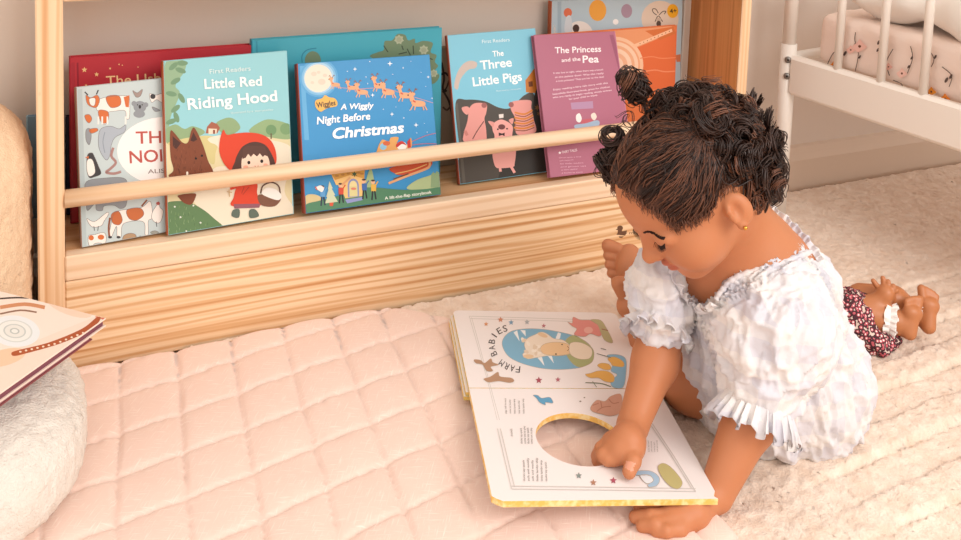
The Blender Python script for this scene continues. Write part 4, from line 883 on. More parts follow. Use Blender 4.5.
# ------------------------------------------------------------------ the child
def zz(x, y, z): return on(x, y, z=z)
def bpt(x, y, h):   # a point h above the page
    v = ray(x, y); q = o_+bn*h; return CAM+v*(((q-CAM)@bn)/(v@bn))
HC = at(692, 185, .93)
w_ = -nrm(ray(692, 185)); xr = nrm(cr-w_*(cr@w_)); yu = np.cross(w_, xr)
def cv(a, b, c): return nrm(xr*a+yu*b+w_*c)
Fw = cv(-.73, -.64, .23); Ll = cv(.42, -.16, .89); Ll = nrm(Ll-Fw*(Ll@Fw)); Uu = np.cross(Fw, Ll)
RH = np.stack([Fw, Ll, Uu]); HS = .97
def hp(x, y, z): return HC+(Fw*x+Ll*y+Uu*z)*HS
def f_head(p):
    q = ((p-HC)@RH.T)/HS
    d = s_ell(q, (-.010, 0, .010), (.073, .061, .064))
    d = smin(d, s_sph(q, (.024, 0, .016), .047), .02)
    d = smin(d, s_ell(q, (.026, 0, -.030), (.040, .043, .042)), .02)
    for s in (-1, 1): d = smin(d, s_sph(q, (.040, s*.025, -.031), .0235), .014)
    d = smin(d, s_sph(q, (.047, 0, -.058), .013), .016)
    for s in (-1, 1):
        d = smax(d, -s_ell(q, (.077, s*.027, -.003), (.012, .013, .009)), .008)
        d = smin(d, s_ell(q, (.0575, s*.027, -.006), (.0115, .0135, .0095)), .004)
    d = smin(d, s_cone(q, (.066, 0, -.002), (.0755, 0, -.021), .0045, .0068), .008)
    d = smin(d, s_sph(q, (.0775, 0, -.0225), .0068), .004)
    for s in (-1, 1): d = smin(d, s_sph(q, (.0715, s*.0075, -.0245), .0052), .004)
    d = smin(d, s_ell(q, (.0635, 0, -.0378), (.0085, .0120, .0042)), .003); d = smin(d, s_ell(q, (.0615, 0, -.0455), (.0085, .0100, .0044)), .0025)
    for s in (-1, 1):
        e = s_ell(q-np.array([-.006, s*.060, -.020]), (0, 0, 0), (.0132, .0072, .0178), np.array([[.94, s*-.34, .0], [s*.34, .94, 0], [0, 0, 1]]))
        e = smax(e, -s_ell(q, (.000, s*.0695, -.017), (.0080, .0072, .0112)), .002)
        e = smin(e, s_sph(q, (.001, s*.0620, -.034), .0045), .004)
        e = smin(e, s_cone(q, (.0035, s*.063, -.014), (.004, s*.0625, -.026), .0028, .0030), .003)
        d = smin(d, e, .003)
    return d
nb = at(750, 243, .968)                      # neck base
shL = at(778, 300, .945); shR = at(672, 285, 1.015); chest = at(730, 300, .99); belly = at(770, 360, 1.01); pel = at(792, 372, 1.015)
elL = at(751, 415, .905); wrL = at(716, 494, .880); elR = at(655, 362, .965); wrR = bpt(633, 425, .020)
kneeL = zz(694, 378, .046); ankL = zz(660, 348, .032); hipL = at(770, 395, 1.0)
ankR = at(672, 273, 1.165); kneeR = at(710, 290, 1.10); hipR = at(770, 370, 1.06)
palR = bpt(627, 443, .017); palL = zz(693, 514, .0265)
def hand(p, base, pal, kn, mid, tip, rs, kth, thumb, pr=.0155):
    d = s_cone(p, base, pal, .0130, pr)
    for a in kn[1:3]: d = smin(d, s_cone(p, pal, a, pr*.85, .0085), .008)
    F_ = None
    for a, b, c, r in zip(kn, mid, tip, rs):
        e = smin(s_cone(p, a, b, r, r*.92), s_cone(p, b, c, r*.92, r*.78), .002); e = smin(e, s_cone(p, pal, a, r*1.2, r*1.05), .004)
        F_ = e if F_ is None else smin(F_, e, .0007)
    d = smin(d, F_, .004)
    a, b, c, r = thumb; th = smin(s_cone(p, a, b, r*1.15, r), s_cone(p, b, c, r, r*.86), .003)
    return smin(d, th, .004)
hR = dict(kn=[bpt(611, 440, .014), bpt(614, 446, .014), bpt(620, 451, .014), bpt(627, 455, .013)],
          mid=[bpt(601, 449, .008), bpt(603, 455, .008), bpt(608, 459, .007), bpt(614, 460, .007)],
          tip=[bpt(596, 456, -.010), bpt(597, 461, -.011), bpt(602, 464, -.012), bpt(610, 462, -.013)], rs=(.0066, .0068, .0066, .0058),
          thumb=(bpt(637, 443, .014), bpt(633, 461, .013), bpt(629, 472, .0085), .0072))
hL = dict(pr=.0125, kn=[zz(671, 508, .028), zz(670, 516, .028), zz(672, 523, .027), zz(680, 529, .026)],
          mid=[zz(652, 507, .030), zz(651, 517, .031), zz(655, 525, .030), zz(666, 531, .029)],
          tip=[zz(639, 508, .0265), zz(635, 517, .0265), zz(642, 526, .026), zz(656, 532, .026)], rs=(.0068, .0072, .0070, .0060),
          thumb=(zz(694, 506, .030), zz(680, 500, .029), zz(668, 497, .029), .0066))
def foot(p, ank, dirv, side, topn, L_=.085, toes=True):
    """dirv heel-to-toe, side: towards the big toe, topn: instep normal"""
    dirv = nrm(dirv); side = nrm(side-dirv*(side@dirv)); topn = np.cross(dirv, side) if np.dot(np.cross(dirv, side), topn) > 0 else -np.cross(dirv, side)
    heel = ank-topn*.018-dirv*.008; ball = ank-topn*.020+dirv*.052
    d = s_cone(p, heel, ball, .0165, .0135); d = smin(d, s_cone(p, ball-side*.013, ball+side*.012, .0115, .0130), .008); d = smin(d, s_cone(p, ank, ball+topn*.004, .017, .0125), .012)
    for k, (sd, fw_, r) in enumerate(((.0185, .027, .0085), (.0072, .0265, .0062), (-.0032, .0240, .0059), (-.0130, .0205, .0056), (-.0215, .0150, .0052))):
        b = ball+side*sd*.92+dirv*(fw_-.012); c = ball+side*sd+dirv*fw_-topn*.001; d = smin(d, s_cone(p, b, c, r*.85, r), .0012)
    return d
fRd = dict(dirv=cv(-.90, .12, .05), side=cv(.30, .90, .0), topn=cv(.1, .0, 1))
fLd = dict(dirv=cv(-.22, .93, .10), side=cv(-.35, .1, .9), topn=cv(.9, .2, .2))
upb = at(783, 268, .99)
def f_body(p):
    d = f_head(p)
    d = smin(d, s_cone(p, hp(-.022, 0, -.028), nb, .033, .034), .016)
    t_ = smin(s_cone(p, nb+(chest-nb)*.35, belly, .052, .068), s_sph(p, upb, .036), .03); t_ = smin(t_, s_cone(p, belly, pel, .068, .072), .02)
    t_ = smin(t_, s_cone(p, nb+(shL-nb)*.3, shL, .034, .029), .025); t_ = smin(t_, s_cone(p, nb+(shR-nb)*.3, shR, .034, .027), .025)
    d = smin(d, t_, .02)
    d = smin(d, smin(s_cone(p, shL, elL, .027, .0245), s_cone(p, elL, wrL, .0245, .0155), .012), .015)
    d = smin(d, smin(s_cone(p, shR, elR, .025, .0215), s_cone(p, elR, wrR, .0215, .0148), .012), .012)
    d = smin(d, smin(s_cone(p, hipL, kneeL, .046, .034), smin(s_cone(p, kneeL, kneeL*.5+ankL*.5, .033, .030), s_cone(p, kneeL*.5+ankL*.5, ankL, .030, .0175), .01), .015), .02)
    d = smin(d, smin(s_cone(p, hipR, kneeR, .045, .034), s_cone(p, kneeR, ankR, .033, .018), .015), .02)
    d = smin(d, hand(p, wrR, palR, kth=0, **hR), .006); d = smin(d, hand(p, wrL, palL, kth=0, **hL), .006)
    d = smin(d, foot(p, ankR, **fRd), .008); d = smin(d, foot(p, ankL, **fLd), .008)
    return d
m_skin = mat('skin', '#c07c55', .5, sss=.12, spec=.35, bump=(260, .06, .001))
m_lip = mat('lips', '#b5674f', .4, sss=.1); m_nail = mat('nail', '#d6957a', .3)
V, Q = sdf_mesh(f_body, (.42, -.535, .004), (.84, .01, .40), .0019)
V[:, 2] = np.maximum(V[:, 2], .006)
ctr = V[Q].mean(1); lq = ((ctr-HC)@RH.T)/HS
lip = (lq[:, 0] > .058) & (((lq[:, 1]/.0125)**2+((lq[:, 2]+.0415)/.0085)**2) < 1)
nail = np.zeros(len(Q), bool)
def nailmask(tip, mid, up, r):
    dv = nrm(tip-mid); c = tip+up*r*.8; q = ctr-c; return (np.abs(q@dv) < r*.55) & (np.linalg.norm(q-np.outer(q@dv, dv), axis=1) < r*.60)
nail |= nailmask(hR['thumb'][2], hR['thumb'][1], bn, .0066)
person = empty('person', (pel[0], pel[1], .008), 'toddler with dark curly hair and white gingham dress sitting over the open book', 'person')
body = build('body', V, Q, [m_skin, m_lip, m_nail], person, mi=np.where(nail, 2, np.where(lip, 1, 0)), smooth=True)
# toenails and eyebrow, lashes
def surf(f, p, n=6):
    p = np.array(p, float)[None]
    for _ in range(n): p = p-grad(f, p)*f(p)[:, None]
    return p[0]
m_brow = mat('brow_hair', '#2b1711', .7)
for s in (-1, 1):
    mb = MB()
    for k in range(26):
        a = k/25; y = s*(.0130+.037*a); z = .0030+.0032*math.sin(a*2.4)-.002*a; b = surf(f_head, hp(.075, y, z)); g = grad(f_head, b[None])[0]; e = surf(f_head, hp(.073, y+s*.007, z+.0004+.0007*(k % 3)))
        mb.tube([b-g*.0004, (b+e)/2+g*.0003, e+g*.0001], [.0009, .0008, .0003], 4)
    mb.build('eyebrow', m_brow, person)
    mb = MB()
    for k in range(20):
        a = k/19; y = s*(.0165+.029*a); z = -.0100-.0030*math.sin(a*math.pi)+.002*a; b = surf(f_head, hp(.075, y, z)); g = grad(f_head, b[None])[0]; dn = -Uu*.7+Fw*.35+Ll*s*(a-.35)*.9
        mb.tube([b-g*.0004, b+g*.0014+dn*.002, b+g*.0024+dn*.0044], [.00035, .00025, .0001], 4)
    for k in range(19):
        pass
    pts = [surf(f_head, hp(.075, s*(.0165+.029*a), -.0100-.0030*math.sin(a*math.pi)+.002*a)) for a in np.linspace(0, 1, 12)]
    mb.tube(pts, [.0002]+[.0004]*10+[.0002], 5); mb.build('eyelashes', m_brow, person)
er = surf(f_head, hp(.002, .070, -.0365)); mb = MB(); mb.lathe(er, Ll, [(.0004, -.001), (.0016, 0), (.0021, .001), (.0016, .0022), (.0003, .0027)], 12); mb.build('earring', mat('gold', '#e0a94e', .25, metal=1), person, smooth=True)

# ---- hair
m_hair = mat('hair', '#3d241a', .42, spec=.5, var=('#241109', 40, 3, .35, .7))
m_hair2 = mat('hair_light', '#6e4430', .42, spec=.5)
hr_ = np.random.default_rng(11)
def f_scalp(p):
    q = ((p-HC)@RH.T)/HS
    d = s_ell(q, (-.010, 0, .010), (.0755, .0635, .0665)); d = smin(d, s_sph(q, (.024, 0, .016), .0490), .02)
    return d
def hairline(q):   # >0 where hair grows (local head coordinates)
    x, y, z = q[:, 0], q[:, 1], q[:, 2]
    front = .058+.12*(z-.035)-.50*np.maximum(np.abs(y)-.036, 0)-x
    front = np.where(z > .050, .2, front)
    low = z+.030+.9*np.maximum(x+.0, 0)*1.2
    ear = np.hypot(x+.004, z+.018)-.021
    side = np.where(np.abs(y) > .045, np.minimum(ear, 1), 1)
    nape = z+.046+.1*x
    return np.minimum(np.minimum(front, np.where(x > -.01, z-(-.010+.22*np.maximum(x, 0)), nape)), side)
def f_cap(p):
    q = ((p-HC)@RH.T)/HS; d = f_scalp(p)
    d = d-.0012*pnoise(q*np.array([60, 190, 60]), 4)-.001*pnoise(q*90, 6)
    return smax(d, -hairline(q)-.002*pnoise(q*160, 2), .003)
V, Q = sdf_mesh(f_cap, HC-.11, HC+.11, .0021)
hair = build('hair', V, Q, mat('hair_scalp', '#573526', .6, var=('#2a1710', 55, 3, .35, .7)), person, smooth=True)
bunL = hp(.012, .040, .070)-Fw*0; bunR = hp(.020, -.036, .078)
bunL = at(712, 110, .875); bunR = at(632, 88, .925)
bunL = surf(f_scalp, bunL)+nrm(bunL-HC)*.004; bunR = at(634, 86, .955); bR0 = surf(f_scalp, bunR); bL0 = bunL
STR = {0: ([], []), 1: ([], [])}
def strands(P, rad, mi):
    """P (n strands, k points, 3)"""
    n, k, _ = P.shape; T = np.gradient(P, axis=1); T /= np.linalg.norm(T, axis=2, keepdims=True)+1e-9
    up = P-HC; up -= T*(up*T).sum(2, keepdims=True); up /= np.linalg.norm(up, axis=2, keepdims=True)+1e-9; sd = np.cross(T, up)
    r = (rad*(1-.65*(np.linspace(0, 1, k)**3)))[None, :, None]
    W = np.stack([P+up*r, P-up*r*.5+sd*r*.9, P-up*r*.5-sd*r*.9], 2).reshape(-1, 3)
    i, j = np.meshgrid(np.arange(n), np.arange(k-1), indexing='ij'); b = (i*k+j)*3; b = b.ravel()
    Fs = np.concatenate([np.stack([b+c, b+(c+1) % 3, b+3+(c+1) % 3, b+3+c], 1) for c in range(3)])
    o = sum(len(v) for v in STR[mi][0]); STR[mi][0].append(W); STR[mi][1].append(Fs+o)
def seeds(n, cond):
    out = []
    while len(out) < n:
        d = hr_.standard_normal((4*n, 3)); d /= np.linalg.norm(d, axis=1, keepdims=True); p = HC+d*.08
        for _ in range(4): p = p-grad(f_scalp, p)*f_scalp(p)[:, None]
        q = (p-HC)@RH.T; out += list(p[(hairline(q) > .0015) & cond(q)])
    return np.array(out[:n])
def grow(P, target, k, step, lift, wave, wf, sd):
    pts = [P]; p = P.copy(); ph = hr_.random(len(P))*6.28
    for i in range(1, k):
        g = grad(f_scalp, p); t = target(p); t = t-g*(t*g).sum(1, keepdims=True); t /= np.linalg.norm(t, axis=1, keepdims=True)+1e-9
        b = np.cross(g, t); nz = np.stack([pnoise(p*70, 31), pnoise(p*70, 32)], 1)
        p = p+(t+b*(wave*np.sin(ph+i*wf)+.5*nz[:, 0])[:, None])*step
        p = p-grad(f_scalp, p)*(f_scalp(p)-lift*(.3+.7*i/k)-.002*np.sin(ph*3+i*.7))[:, None]; pts.append(p)
    return np.stack(pts, 1)
toL = lambda p: bL0-p
toR = lambda p: bR0-p
isL = lambda q: (q[:, 1] > .0) & (q[:, 0] > -.045)
isR = lambda q: (q[:, 1] <= .0) & (q[:, 0] > -.045)
for cond, tg in ((isL, toL), (isR, toR)):
    P = seeds(1300, cond); L_ = np.linalg.norm(tg(P), axis=1)
    for a, b in ((0, .03), (.03, .06), (.06, .2)):
        s = (L_ >= a) & (L_ < b)
        if s.sum() < 3: continue
        for mi_, sel in ((0, np.where(s)[0][::2]), (1, np.where(s)[0][1::2])): strands(grow(P[sel], tg, 12, (b if b < .1 else .075)/12, .0035, .22, .7, 1), .00065, mi_)
# fine baby hair along the hairline
P = seeds(420, lambda q: (hairline(q) < .006) & (q[:, 0] > -.02) & (q[:, 2] > -.02))
strands(grow(P, lambda p: -Uu*.75+Fw*.35+Ll*.2+0*p, 7, .0016, .0012, .5, .9, 3), .0004, 1)
# the back: loose hair falling and curling
down = np.array([.35, .1, -1.0])
P = seeds(1000, lambda q: (q[:, 0] < -.012) & ((q[:, 2] > .008) | (q[:, 0] < -.03)))
strands(grow(P, lambda p: (p-HC)*.2-Fw*.6-Uu*.9+0*p, 14, .0045, .007, 1.1, .8, 2), .0009, 0)
P = seeds(350, lambda q: (q[:, 0] < -.024)); strands(grow(P, lambda p: -Uu*1.0-Fw*.3+0*p, 10, .004, .009, 1.3, 1.0, 2), .0008, 1)
def curl(c0, axis, r, turns, length, n, spread, rad=.0008, mi_=0, k=30):
    axis = nrm(axis); u = nrm(np.cross(axis, [.3, .5, .8])); v = np.cross(axis, u); A_ = []
    ph0 = hr_.random()*6.28
    for _ in range(n):
        t = np.linspace(0, 1, k); a = ph0+t*turns*6.283+hr_.normal()*.25; rr_ = r*(1+.18*hr_.normal())*(.75+.5*t*(1-t)*2); off = hr_.normal(size=3)*spread
        A_.append(c0+off+axis*((t-.15)*length)[:, None]+u*(np.cos(a)*rr_)[:, None]+v*(np.sin(a)*rr_)[:, None])
    strands(np.array(A_), rad, mi_)
# curls over the back and nape, and along the left outline in front
for k in range(95):
    p = seeds(1, lambda q: (q[:, 0] < -.024) & ((q[:, 2] > -.002) | (q[:, 0] < -.035)))[0]; g = grad(f_scalp, p[None])[0]
    curl(p+g*.006, g*.5-Uu*.8+hr_.normal(size=3)*.5, hr_.uniform(.0055, .010), hr_.uniform(1.1, 1.9), hr_.uniform(.010, .020), 12, .0017, .00075, int(k % 7 == 0))
for (x, y, dd, r) in ((607, 150, .955, .010), (602, 165, .95, .010), (608, 178, .945, .008), (612, 135, .95, .009), (617, 160, .94, .009), (765, 190, .95, .012), (772, 160, .955, .013), (757, 205, .935, .010), (770, 138, .96, .011), (762, 118, .96, .010), (748, 100, .95, .009), (752, 172, .91, .010), (762, 172, .93, .011)):
    curl(at(x, y, dd), hr_.normal(size=3)*.4-Uu*.4, r, 1.6, .014, 22, .0014, .0008, 0)
for k in range(26):   # flyaway wisps along the top and back outline
    p = seeds(1, lambda q: (q[:, 2] > .02) | (q[:, 0] < -.04))[0]; g = grad(f_scalp, p[None])[0]
    curl(p+g*.010, g+hr_.normal(size=3)*.4, .006, hr_.uniform(.6, 1.2), .018, 2, .001, .00045, 0)
# buns
for c, n_, r_, ax_ in ((bunL+nrm(bunL-HC)*.006, 60, .0135, nrm(bunL-HC)), (bunR, 60, .0105, nrm(bR0-HC))):
    for k in range(14): curl(c+hr_.normal(size=3)*.0035, nrm(hr_.normal(size=3)+ax_*.7), r_*hr_.uniform(.55, 1), hr_.uniform(1.2, 2.0), .010, 14, .0022, .0007, int(k % 9 == 0))
for mi_, m in ((0, m_hair), (1, m_hair2)):
    build('hair_curls', np.concatenate(STR[mi_][0]), np.concatenate(STR[mi_][1]), m, hair, kind='stuff')
for c in (bunL, bR0): 
    mb = MB(); pts = [c+nrm(c-HC)*.004+(nrm(np.cross(c-HC, [0, 0, 1]))*math.cos(a)+nrm(np.cross(c-HC, np.cross(c-HC, [0, 0, 1])))*math.sin(a))*.0065 for a in np.linspace(0, 6.283, 18)]; mb.tube(pts, .0018, 8, cap=False); mb.build('hair_tie', mat('hair_tie_black', '#1c1413', .7), person, smooth=True)
# ------------------------------------------------------------------ white dress
m_dress = mat('gingham_cotton', '#f4f0ef', .8, sheen=.2, bump=(330, .25, .0015))
nt = m_dress.node_tree; N = nt.nodes; L = nt.links; bs = N['Principled BSDF']; tc = N.new('ShaderNodeTexCoord'); wv = []
for d_ in ('X', 'Z'):
    w1 = N.new('ShaderNodeTexWave'); w1.bands_direction = d_; w1.inputs['Scale'].default_value = 9.5; w1.inputs['Distortion'].default_value = .4; L.new(tc.outputs['Object'], w1.inputs['Vector'])
    g1 = N.new('ShaderNodeMath'); g1.operation = 'GREATER_THAN'; g1.inputs[1].default_value = .5; L.new(w1.outputs['Fac'], g1.inputs[0]); wv.append(g1)
ad = N.new('ShaderNodeMath'); ad.operation = 'ADD'; L.new(wv[0].outputs[0], ad.inputs[0]); L.new(wv[1].outputs[0], ad.inputs[1])
dv = N.new('ShaderNodeMath'); dv.operation = 'MULTIPLY'; dv.inputs[1].default_value = .5; L.new(ad.outputs[0], dv.inputs[0])
mxc = N.new('ShaderNodeMix'); mxc.data_type = 'RGBA'; L.new(dv.outputs[0], mxc.inputs[0]); mxc.inputs[6].default_value = lin('#e6e1df'); mxc.inputs[7].default_value = lin('#d3d0d7'); L.new(mxc.outputs[2], bs.inputs['Base Color'])
pl = at(772, 325, .935); pr2 = at(667, 286, .99); cuffL = at(762, 386, .915); cuffR = at(660, 318, .975)
def f_bod(p):
    d = f_bod0(p)
    d = smin(d, s_ell(p, (pel[0]+.000, pel[1]+.012, .040), (.082, .078, .052)), .03)
    nh = f_neck(p)
    d = smax(d, -nh, .006)
    d = smax(d, -(p[:, 2]-.010), .004)
    return d
def f_slL(p): return smin(s_cone(p, shL+(nb-shL)*.15, pl, .040, .054), s_cone(p, pl, cuffL, .052, .034), .02)
def f_slR(p): return smin(s_cone(p, shR, pr2, .028, .033), s_cone(p, pr2, cuffR, .032, .025), .015)
def f_bod0(p):
    d = s_cone(p, nb+(chest-nb)*.45, belly, .058, .078); d = smin(d, s_cone(p, at(794, 288, .985), belly, .040, .070), .02); return smin(d, s_cone(p, belly, pel, .078, .070), .03)
def f_neck(p): return s_cone(p, nb+nrm(nb-chest)*.05+(HC-nb)*.25, at(697, 288, .955), .058, .024)
def f_dress(p):
    d = smin(smin(f_bod(p), smax(f_slL(p), -f_neck(p), .006), .010), smax(f_slR(p), -f_neck(p), .006), .010)
    return d
V, Q = sdf_mesh(f_dress, (.50, -.52, .002), (.90, -.10, .30), .0021)
n = grad(f_dress, V)
def crinkle(V):
    # gathered folds: ridges that run down each piece
    axd = nrm(pel-nb); u = (V-nb)@axd; a = np.arctan2((V-nb)@np.cross(axd, cr), (V-nb)@nrm(cr-axd*(cr@axd)))
    dB = f_bod0(V); dL = f_slL(V); dR = f_slR(V); w = 1/(1+np.exp(np.clip((np.minimum(dL, dR)-dB)/.004, -30, 30)))[:, None]
    asl = nrm(cuffL-shL); asr = nrm(cuffR-shR); sl = np.where((dL < dR)[:, None], asl, asr)
    Pb = V-.68*(V@axd)[:, None]*axd; Ps = V-.62*(V*sl).sum(1)[:, None]*sl; q = Pb*(1-w)+Ps*w
    q = q+.0030*np.stack([pnoise(V*45, 3), pnoise(V*45, 4), pnoise(V*45, 5)], 1)
    r1 = 1-2.2*np.abs(pnoise(q*58, 11)); r2 = 1-2*np.abs(pnoise(q*155, 12)); r3 = pnoise(V*300, 13)
    return .0042*r1+.0034*r2+.0006*r3
V = V+n*(np.clip(crinkle(V), -.0016, .009)+.0014)[:, None]
dress = build('dress', V, Q, m_dress, person, smooth=True)
# ruffles: wavy bands following a closed or open line on the dress
def ruffle(pts, outd, wid, amp, waves, seed, closed=False, name='ruffle'):
    r_ = np.random.default_rng(seed); P = np.array(smooth_pts(pts, 40, closed)); n = len(P); T = np.gradient(P, axis=0); T /= np.linalg.norm(T, axis=1, keepdims=True)
    s = np.concatenate([[0], np.cumsum(np.linalg.norm(np.diff(P, axis=0), axis=1))]); O = np.array([nrm(outd(p)) for p in P]); O -= T*(O*T).sum(1, keepdims=True); O /= np.linalg.norm(O, axis=1, keepdims=True); B = np.cross(T, O)
    ph = s/s[-1]*waves*6.283; ph = ph+.9*np.sin(ph*.37+seed)+.5*np.sin(ph*.73); K = 7; rows = []
    for k in range(K):
        t = k/(K-1); rows.append(P+O*(wid*t*(1+.15*np.sin(ph*.5)))[:, None]+B*(amp*(t**.8)*np.sin(ph+t*.8))[:, None]+T*(amp*.45*t*np.sin(2*ph))[:, None])
    V = np.concatenate(rows+[r-B*.0008 for r in rows]); Fs = []
    for lay in (0, 1):
        for k in range(K-1):
            b = (lay*K+k)*n+np.arange(n-1); Fs.append(np.stack([b, b+1, b+n+1, b+n], 1))
    b = (K-1)*n+np.arange(n-1); Fs.append(np.stack([b, b+1, b+1+K*n, b+K*n], 1))
    return V, np.concatenate(Fs)
def put(name, *a, **k):
    V, Fs = ruffle(*a, **k); build(name, V, Fs, m_dress, dress, smooth=True)
def ring(c, ax_, r, n=10, sq=1.0):
    ax_ = nrm(ax_); u = nrm(np.cross(ax_, [0, 0, 1.])); v = np.cross(ax_, u); return [c+u*r*math.cos(a)+v*r*sq*math.sin(a) for a in np.arange(n)*6.283/n]
cl = cuffL; dl = nrm(elL-shL); put('cuff_ruffle', ring(cl+dl*.012, dl, .030), lambda p: (p-cl)*.55+dl*.030, .029, .0042, 27, 3, closed=True)
cr2 = cuffR; dr = nrm(elR-shR); put('cuff_ruffle', ring(cr2+dr*.004, dr, .0245), lambda p: (p-cr2)*.7+dr*.02, .018, .0045, 15, 5, closed=True)
# neckline ruffle, read off the dress where the neck opening cuts it

from mathutils.bvhtree import BVHTree
bv = BVHTree.FromPolygons([tuple(v) for v in V], [tuple(int(i) for i in f) for f in Q])
def hit(px, py, d):
    r = ray(px, py); h = bv.ray_cast(Vector(CAM), Vector(r)); return np.array(h[0]) if h[0] is not None and abs(np.linalg.norm(np.array(h[0])-CAM)/np.linalg.norm(r)-d) < .06 else at(px, py, d)
c_n = nb*.5+at(697, 288, .955)*.5; no = nrm(CAM-chest)
put('neck_ruffle', [hit(*q) for q in ((664, 262, .99), (672, 280, .98), (684, 300, .97), (697, 314, .955), (710, 313, .945), (722, 308, .94))], lambda p: no*.7+(c_n-p)*5, .010, .0034, 11, 9)
put('neck_ruffle', [at(*q) for q in ((768, 211, .99), (781, 220, .985), (795, 233, .98), (807, 246, .972), (818, 262, .965))], lambda p: cr*.6-cd*.8, .007, .0028, 10, 4)

ed = [hit(*q) for q in ((716, 300, .94), (724, 288, .94), (735, 278, .94), (757, 270, .94), (779, 264, .95), (800, 256, .955), (812, 251, .96))]
mb = MB(); ed = smooth_pts(ed, 8, False); mb.tube([p+(CAM-p)*.0008 for p in ed], [.0028+.0006*math.sin(i*1.9) for i in range(len(ed))], 8); mb.build('neck_band', m_dress, dress, smooth=True)
# ------------------------------------------------------------------ baby doll lying behind the child
m_dsk = mat('doll_vinyl', '#b8754a', .4, spec=.45); m_lace = mat('lace_white', '#f2ece8', .8); 
dC = zz(868, 322, .03)
doll = empty('baby_doll', (dC[0], dC[1], .012), 'brown baby doll lying on its back behind the child, bare feet up', 'doll')
def dz(x, y, z): return zz(x, y, z)
hipA = dz(856, 312, .040); ankA = dz(902, 323, .038); hipB = dz(862, 300, .042); kneeB = dz(894, 300, .052); ankB = dz(922, 317, .038)
vA = -nrm(ray(905, 320)); xa = nrm(cr-vA*(cr@vA)); ya = np.cross(vA, xa)
def dfoot(p, ank, ax_, sole, side, s=1.0):
    """ax_: heel to toes, sole: where the sole faces"""
    ax_ = nrm(ax_); sole = nrm(sole-ax_*(sole@ax_)); side = np.cross(ax_, sole)*side
    heel = ank+sole*.004-ax_*.013*s; ball = ank+sole*.010+ax_*.014*s
    d = s_cone(p, heel, ball, .0100*s, .0098*s); d = smin(d, s_cone(p, ball-side*.005, ball+side*.005, .0080*s, .0082*s), .006)
    for k in range(5):
        sd = (.0095, .0035, -.0015, -.0062, -.0104)[k]*s; r = (.0058, .0044, .0042, .0040, .0037)[k]*s; L_ = (.0195, .0195, .0180, .0160, .0130)[k]*s
        d = smin(d, s_cone(p, ball+side*sd*.9+ax_*L_*.5, ball+side*sd+ax_*L_+sole*.001, r, r), .0012)
    return d
def dv_(a, b, c): return nrm(xa*a+ya*b+vA*c)
arA = dz(870, 306, .050); hdA = dz(885, 296, .064)
def f_doll(p):
    d = s_cone(p, hipA, ankA, .0225, .0150); d = smin(d, s_cone(p, hipB, kneeB, .020, .017), .003); d = smin(d, s_cone(p, kneeB, ankB, .016, .012), .004)
    d = smin(d, dfoot(p, ankA+dv_(.3, 0, 0)*.006, dv_(.16, .95, -.1), dv_(.55, -.1, .82), 1, .84), .004); d = smin(d, dfoot(p, ankB+dv_(.5, 0, 0)*.005, dv_(.12, .95, -.2), dv_(.35, .1, .93), -1, .88), .004)
    d = smin(d, s_cone(p, arA, hdA, .0115, .0095), .006)
    pm = hdA+dv_(.2, .6, .1)*.004; d = smin(d, s_ell(p, pm, (.010, .010, .010)), .005)
    for a, b in ((-.012, .0135), (-.0005, .0165), (.005, .0125), (.010, .0075), (.0125, .002)): d = smin(d, s_cone(p, pm+dv_(a*.5, b*.3, 0)*0+(xa*a*.6+ya*b*.4), pm+xa*a+ya*b+vA*.002, .0036, .0030), .0012)
    return d
lo = np.minimum.reduce([hipA, ankA, ankB, hipB, hdA])-.055; hi = np.maximum.reduce([hipA, ankA, ankB, hipB, hdA])+.055
V, Q = sdf_mesh(f_doll, lo, hi, .0015); build('body', V, Q, m_dsk, doll, smooth=True)
m_flor = mat('doll_dress', '#8e4a4c', .85, bump=(200, .3, .002))
nt = m_flor.node_tree; N = nt.nodes; L = nt.links; bs = N['Principled BSDF']; tc = N.new('ShaderNodeTexCoord'); vo = N.new('ShaderNodeTexVoronoi'); vo.inputs['Scale'].default_value = 210; L.new(tc.outputs['Object'], vo.inputs['Vector'])
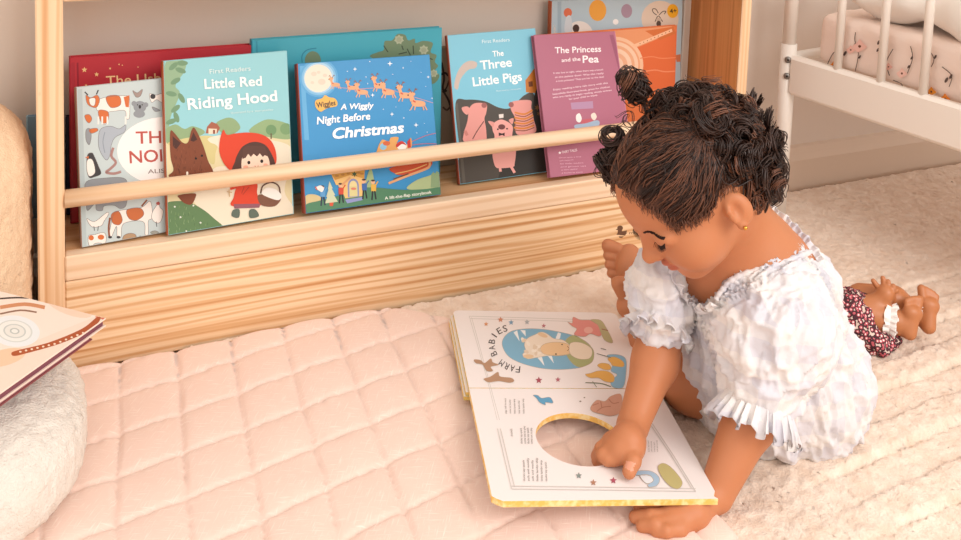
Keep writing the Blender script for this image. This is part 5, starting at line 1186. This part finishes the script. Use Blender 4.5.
rp = N.new('ShaderNodeValToRGB'); rp.color_ramp.interpolation = 'CONSTANT'; e = rp.color_ramp.elements; e[0].position = 0; e[0].color = lin('#efe3dd'); e[1].position = .22; e[1].color = lin('#c4606a'); e2 = e.new(.42); e2.color = lin('#4a2a30'); e3 = e.new(.72); e3.color = lin('#d8c2b6'); L.new(vo.outputs['Distance'], rp.inputs['Fac']); L.new(rp.outputs['Color'], bs.inputs['Base Color'])
dA = dz(846, 318, .035); dB = dz(878, 346, .018); dB2 = dz(893, 338, .018); dT = dz(872, 300, .042)
def f_dd(p):
    d = s_cone(p, dA, dB, .034, .012); d = smin(d, s_cone(p, dB, dB2, .011, .009), .006); d = smin(d, s_cone(p, dA, dT, .030, .011), .008); return smax(d, -(p[:, 2]-.011), .002)
V, Q = sdf_mesh(f_dd, dA-.07, dA+.10, .002); n = grad(f_dd, V); V = V+n*(.0022*(1-2*np.abs(pnoise(V*110, 3)))+.001*pnoise(V*260, 5))[:, None]
dd = build('dress', V, Q, m_flor, doll, smooth=True)
for a, b, t_, r in ((hipA, ankA, .72, .0172), (kneeB, ankB, .62, .0140)):
    ax_ = nrm(b-a); c = a+(b-a)*t_; V, Fs = ruffle(ring(c, ax_, r), lambda p: (p-c)*.4+ax_*.02, .008, .0018, 16, 4, closed=True); lc = build('anklet', V, Fs, m_lace, doll, smooth=True)
    V, Fs = ruffle(ring(c, ax_, r), lambda p: (p-c)*.3-ax_*.02, .007, .0014, 14, 6, closed=True); build('lace', V, Fs, m_lace, lc, smooth=True)
# ------------------------------------------------------------------ light
w = bpy.data.worlds.new('room_light'); scn.world = w; w.use_nodes = True; bg = w.node_tree.nodes['Background']
bg.inputs['Color'].default_value = (1.0, .93, .86, 1); bg.inputs['Strength'].default_value = 1.12
def area(name, loc, target, size, power, col):
    l = bpy.data.lights.new(name, 'AREA'); l.shape = 'RECTANGLE'; l.size, l.size_y = size; l.energy = power; l.color = col
    o = bpy.data.objects.new(name, l); COL.objects.link(o); o.location = loc
    d = Vector(target)-Vector(loc); o.rotation_euler = d.to_track_quat('-Z', 'Y').to_euler()
area('window_daylight', (1.1, -2.0, 1.5), (.5, -.1, .2), (1.2, 1.2), 28, (1, .955, .92))
vs = scn.view_settings; vs.view_transform = 'Standard'; vs.look = 'None'; vs.gamma = 1; vs.use_curve_mapping = False; vs.exposure = .10
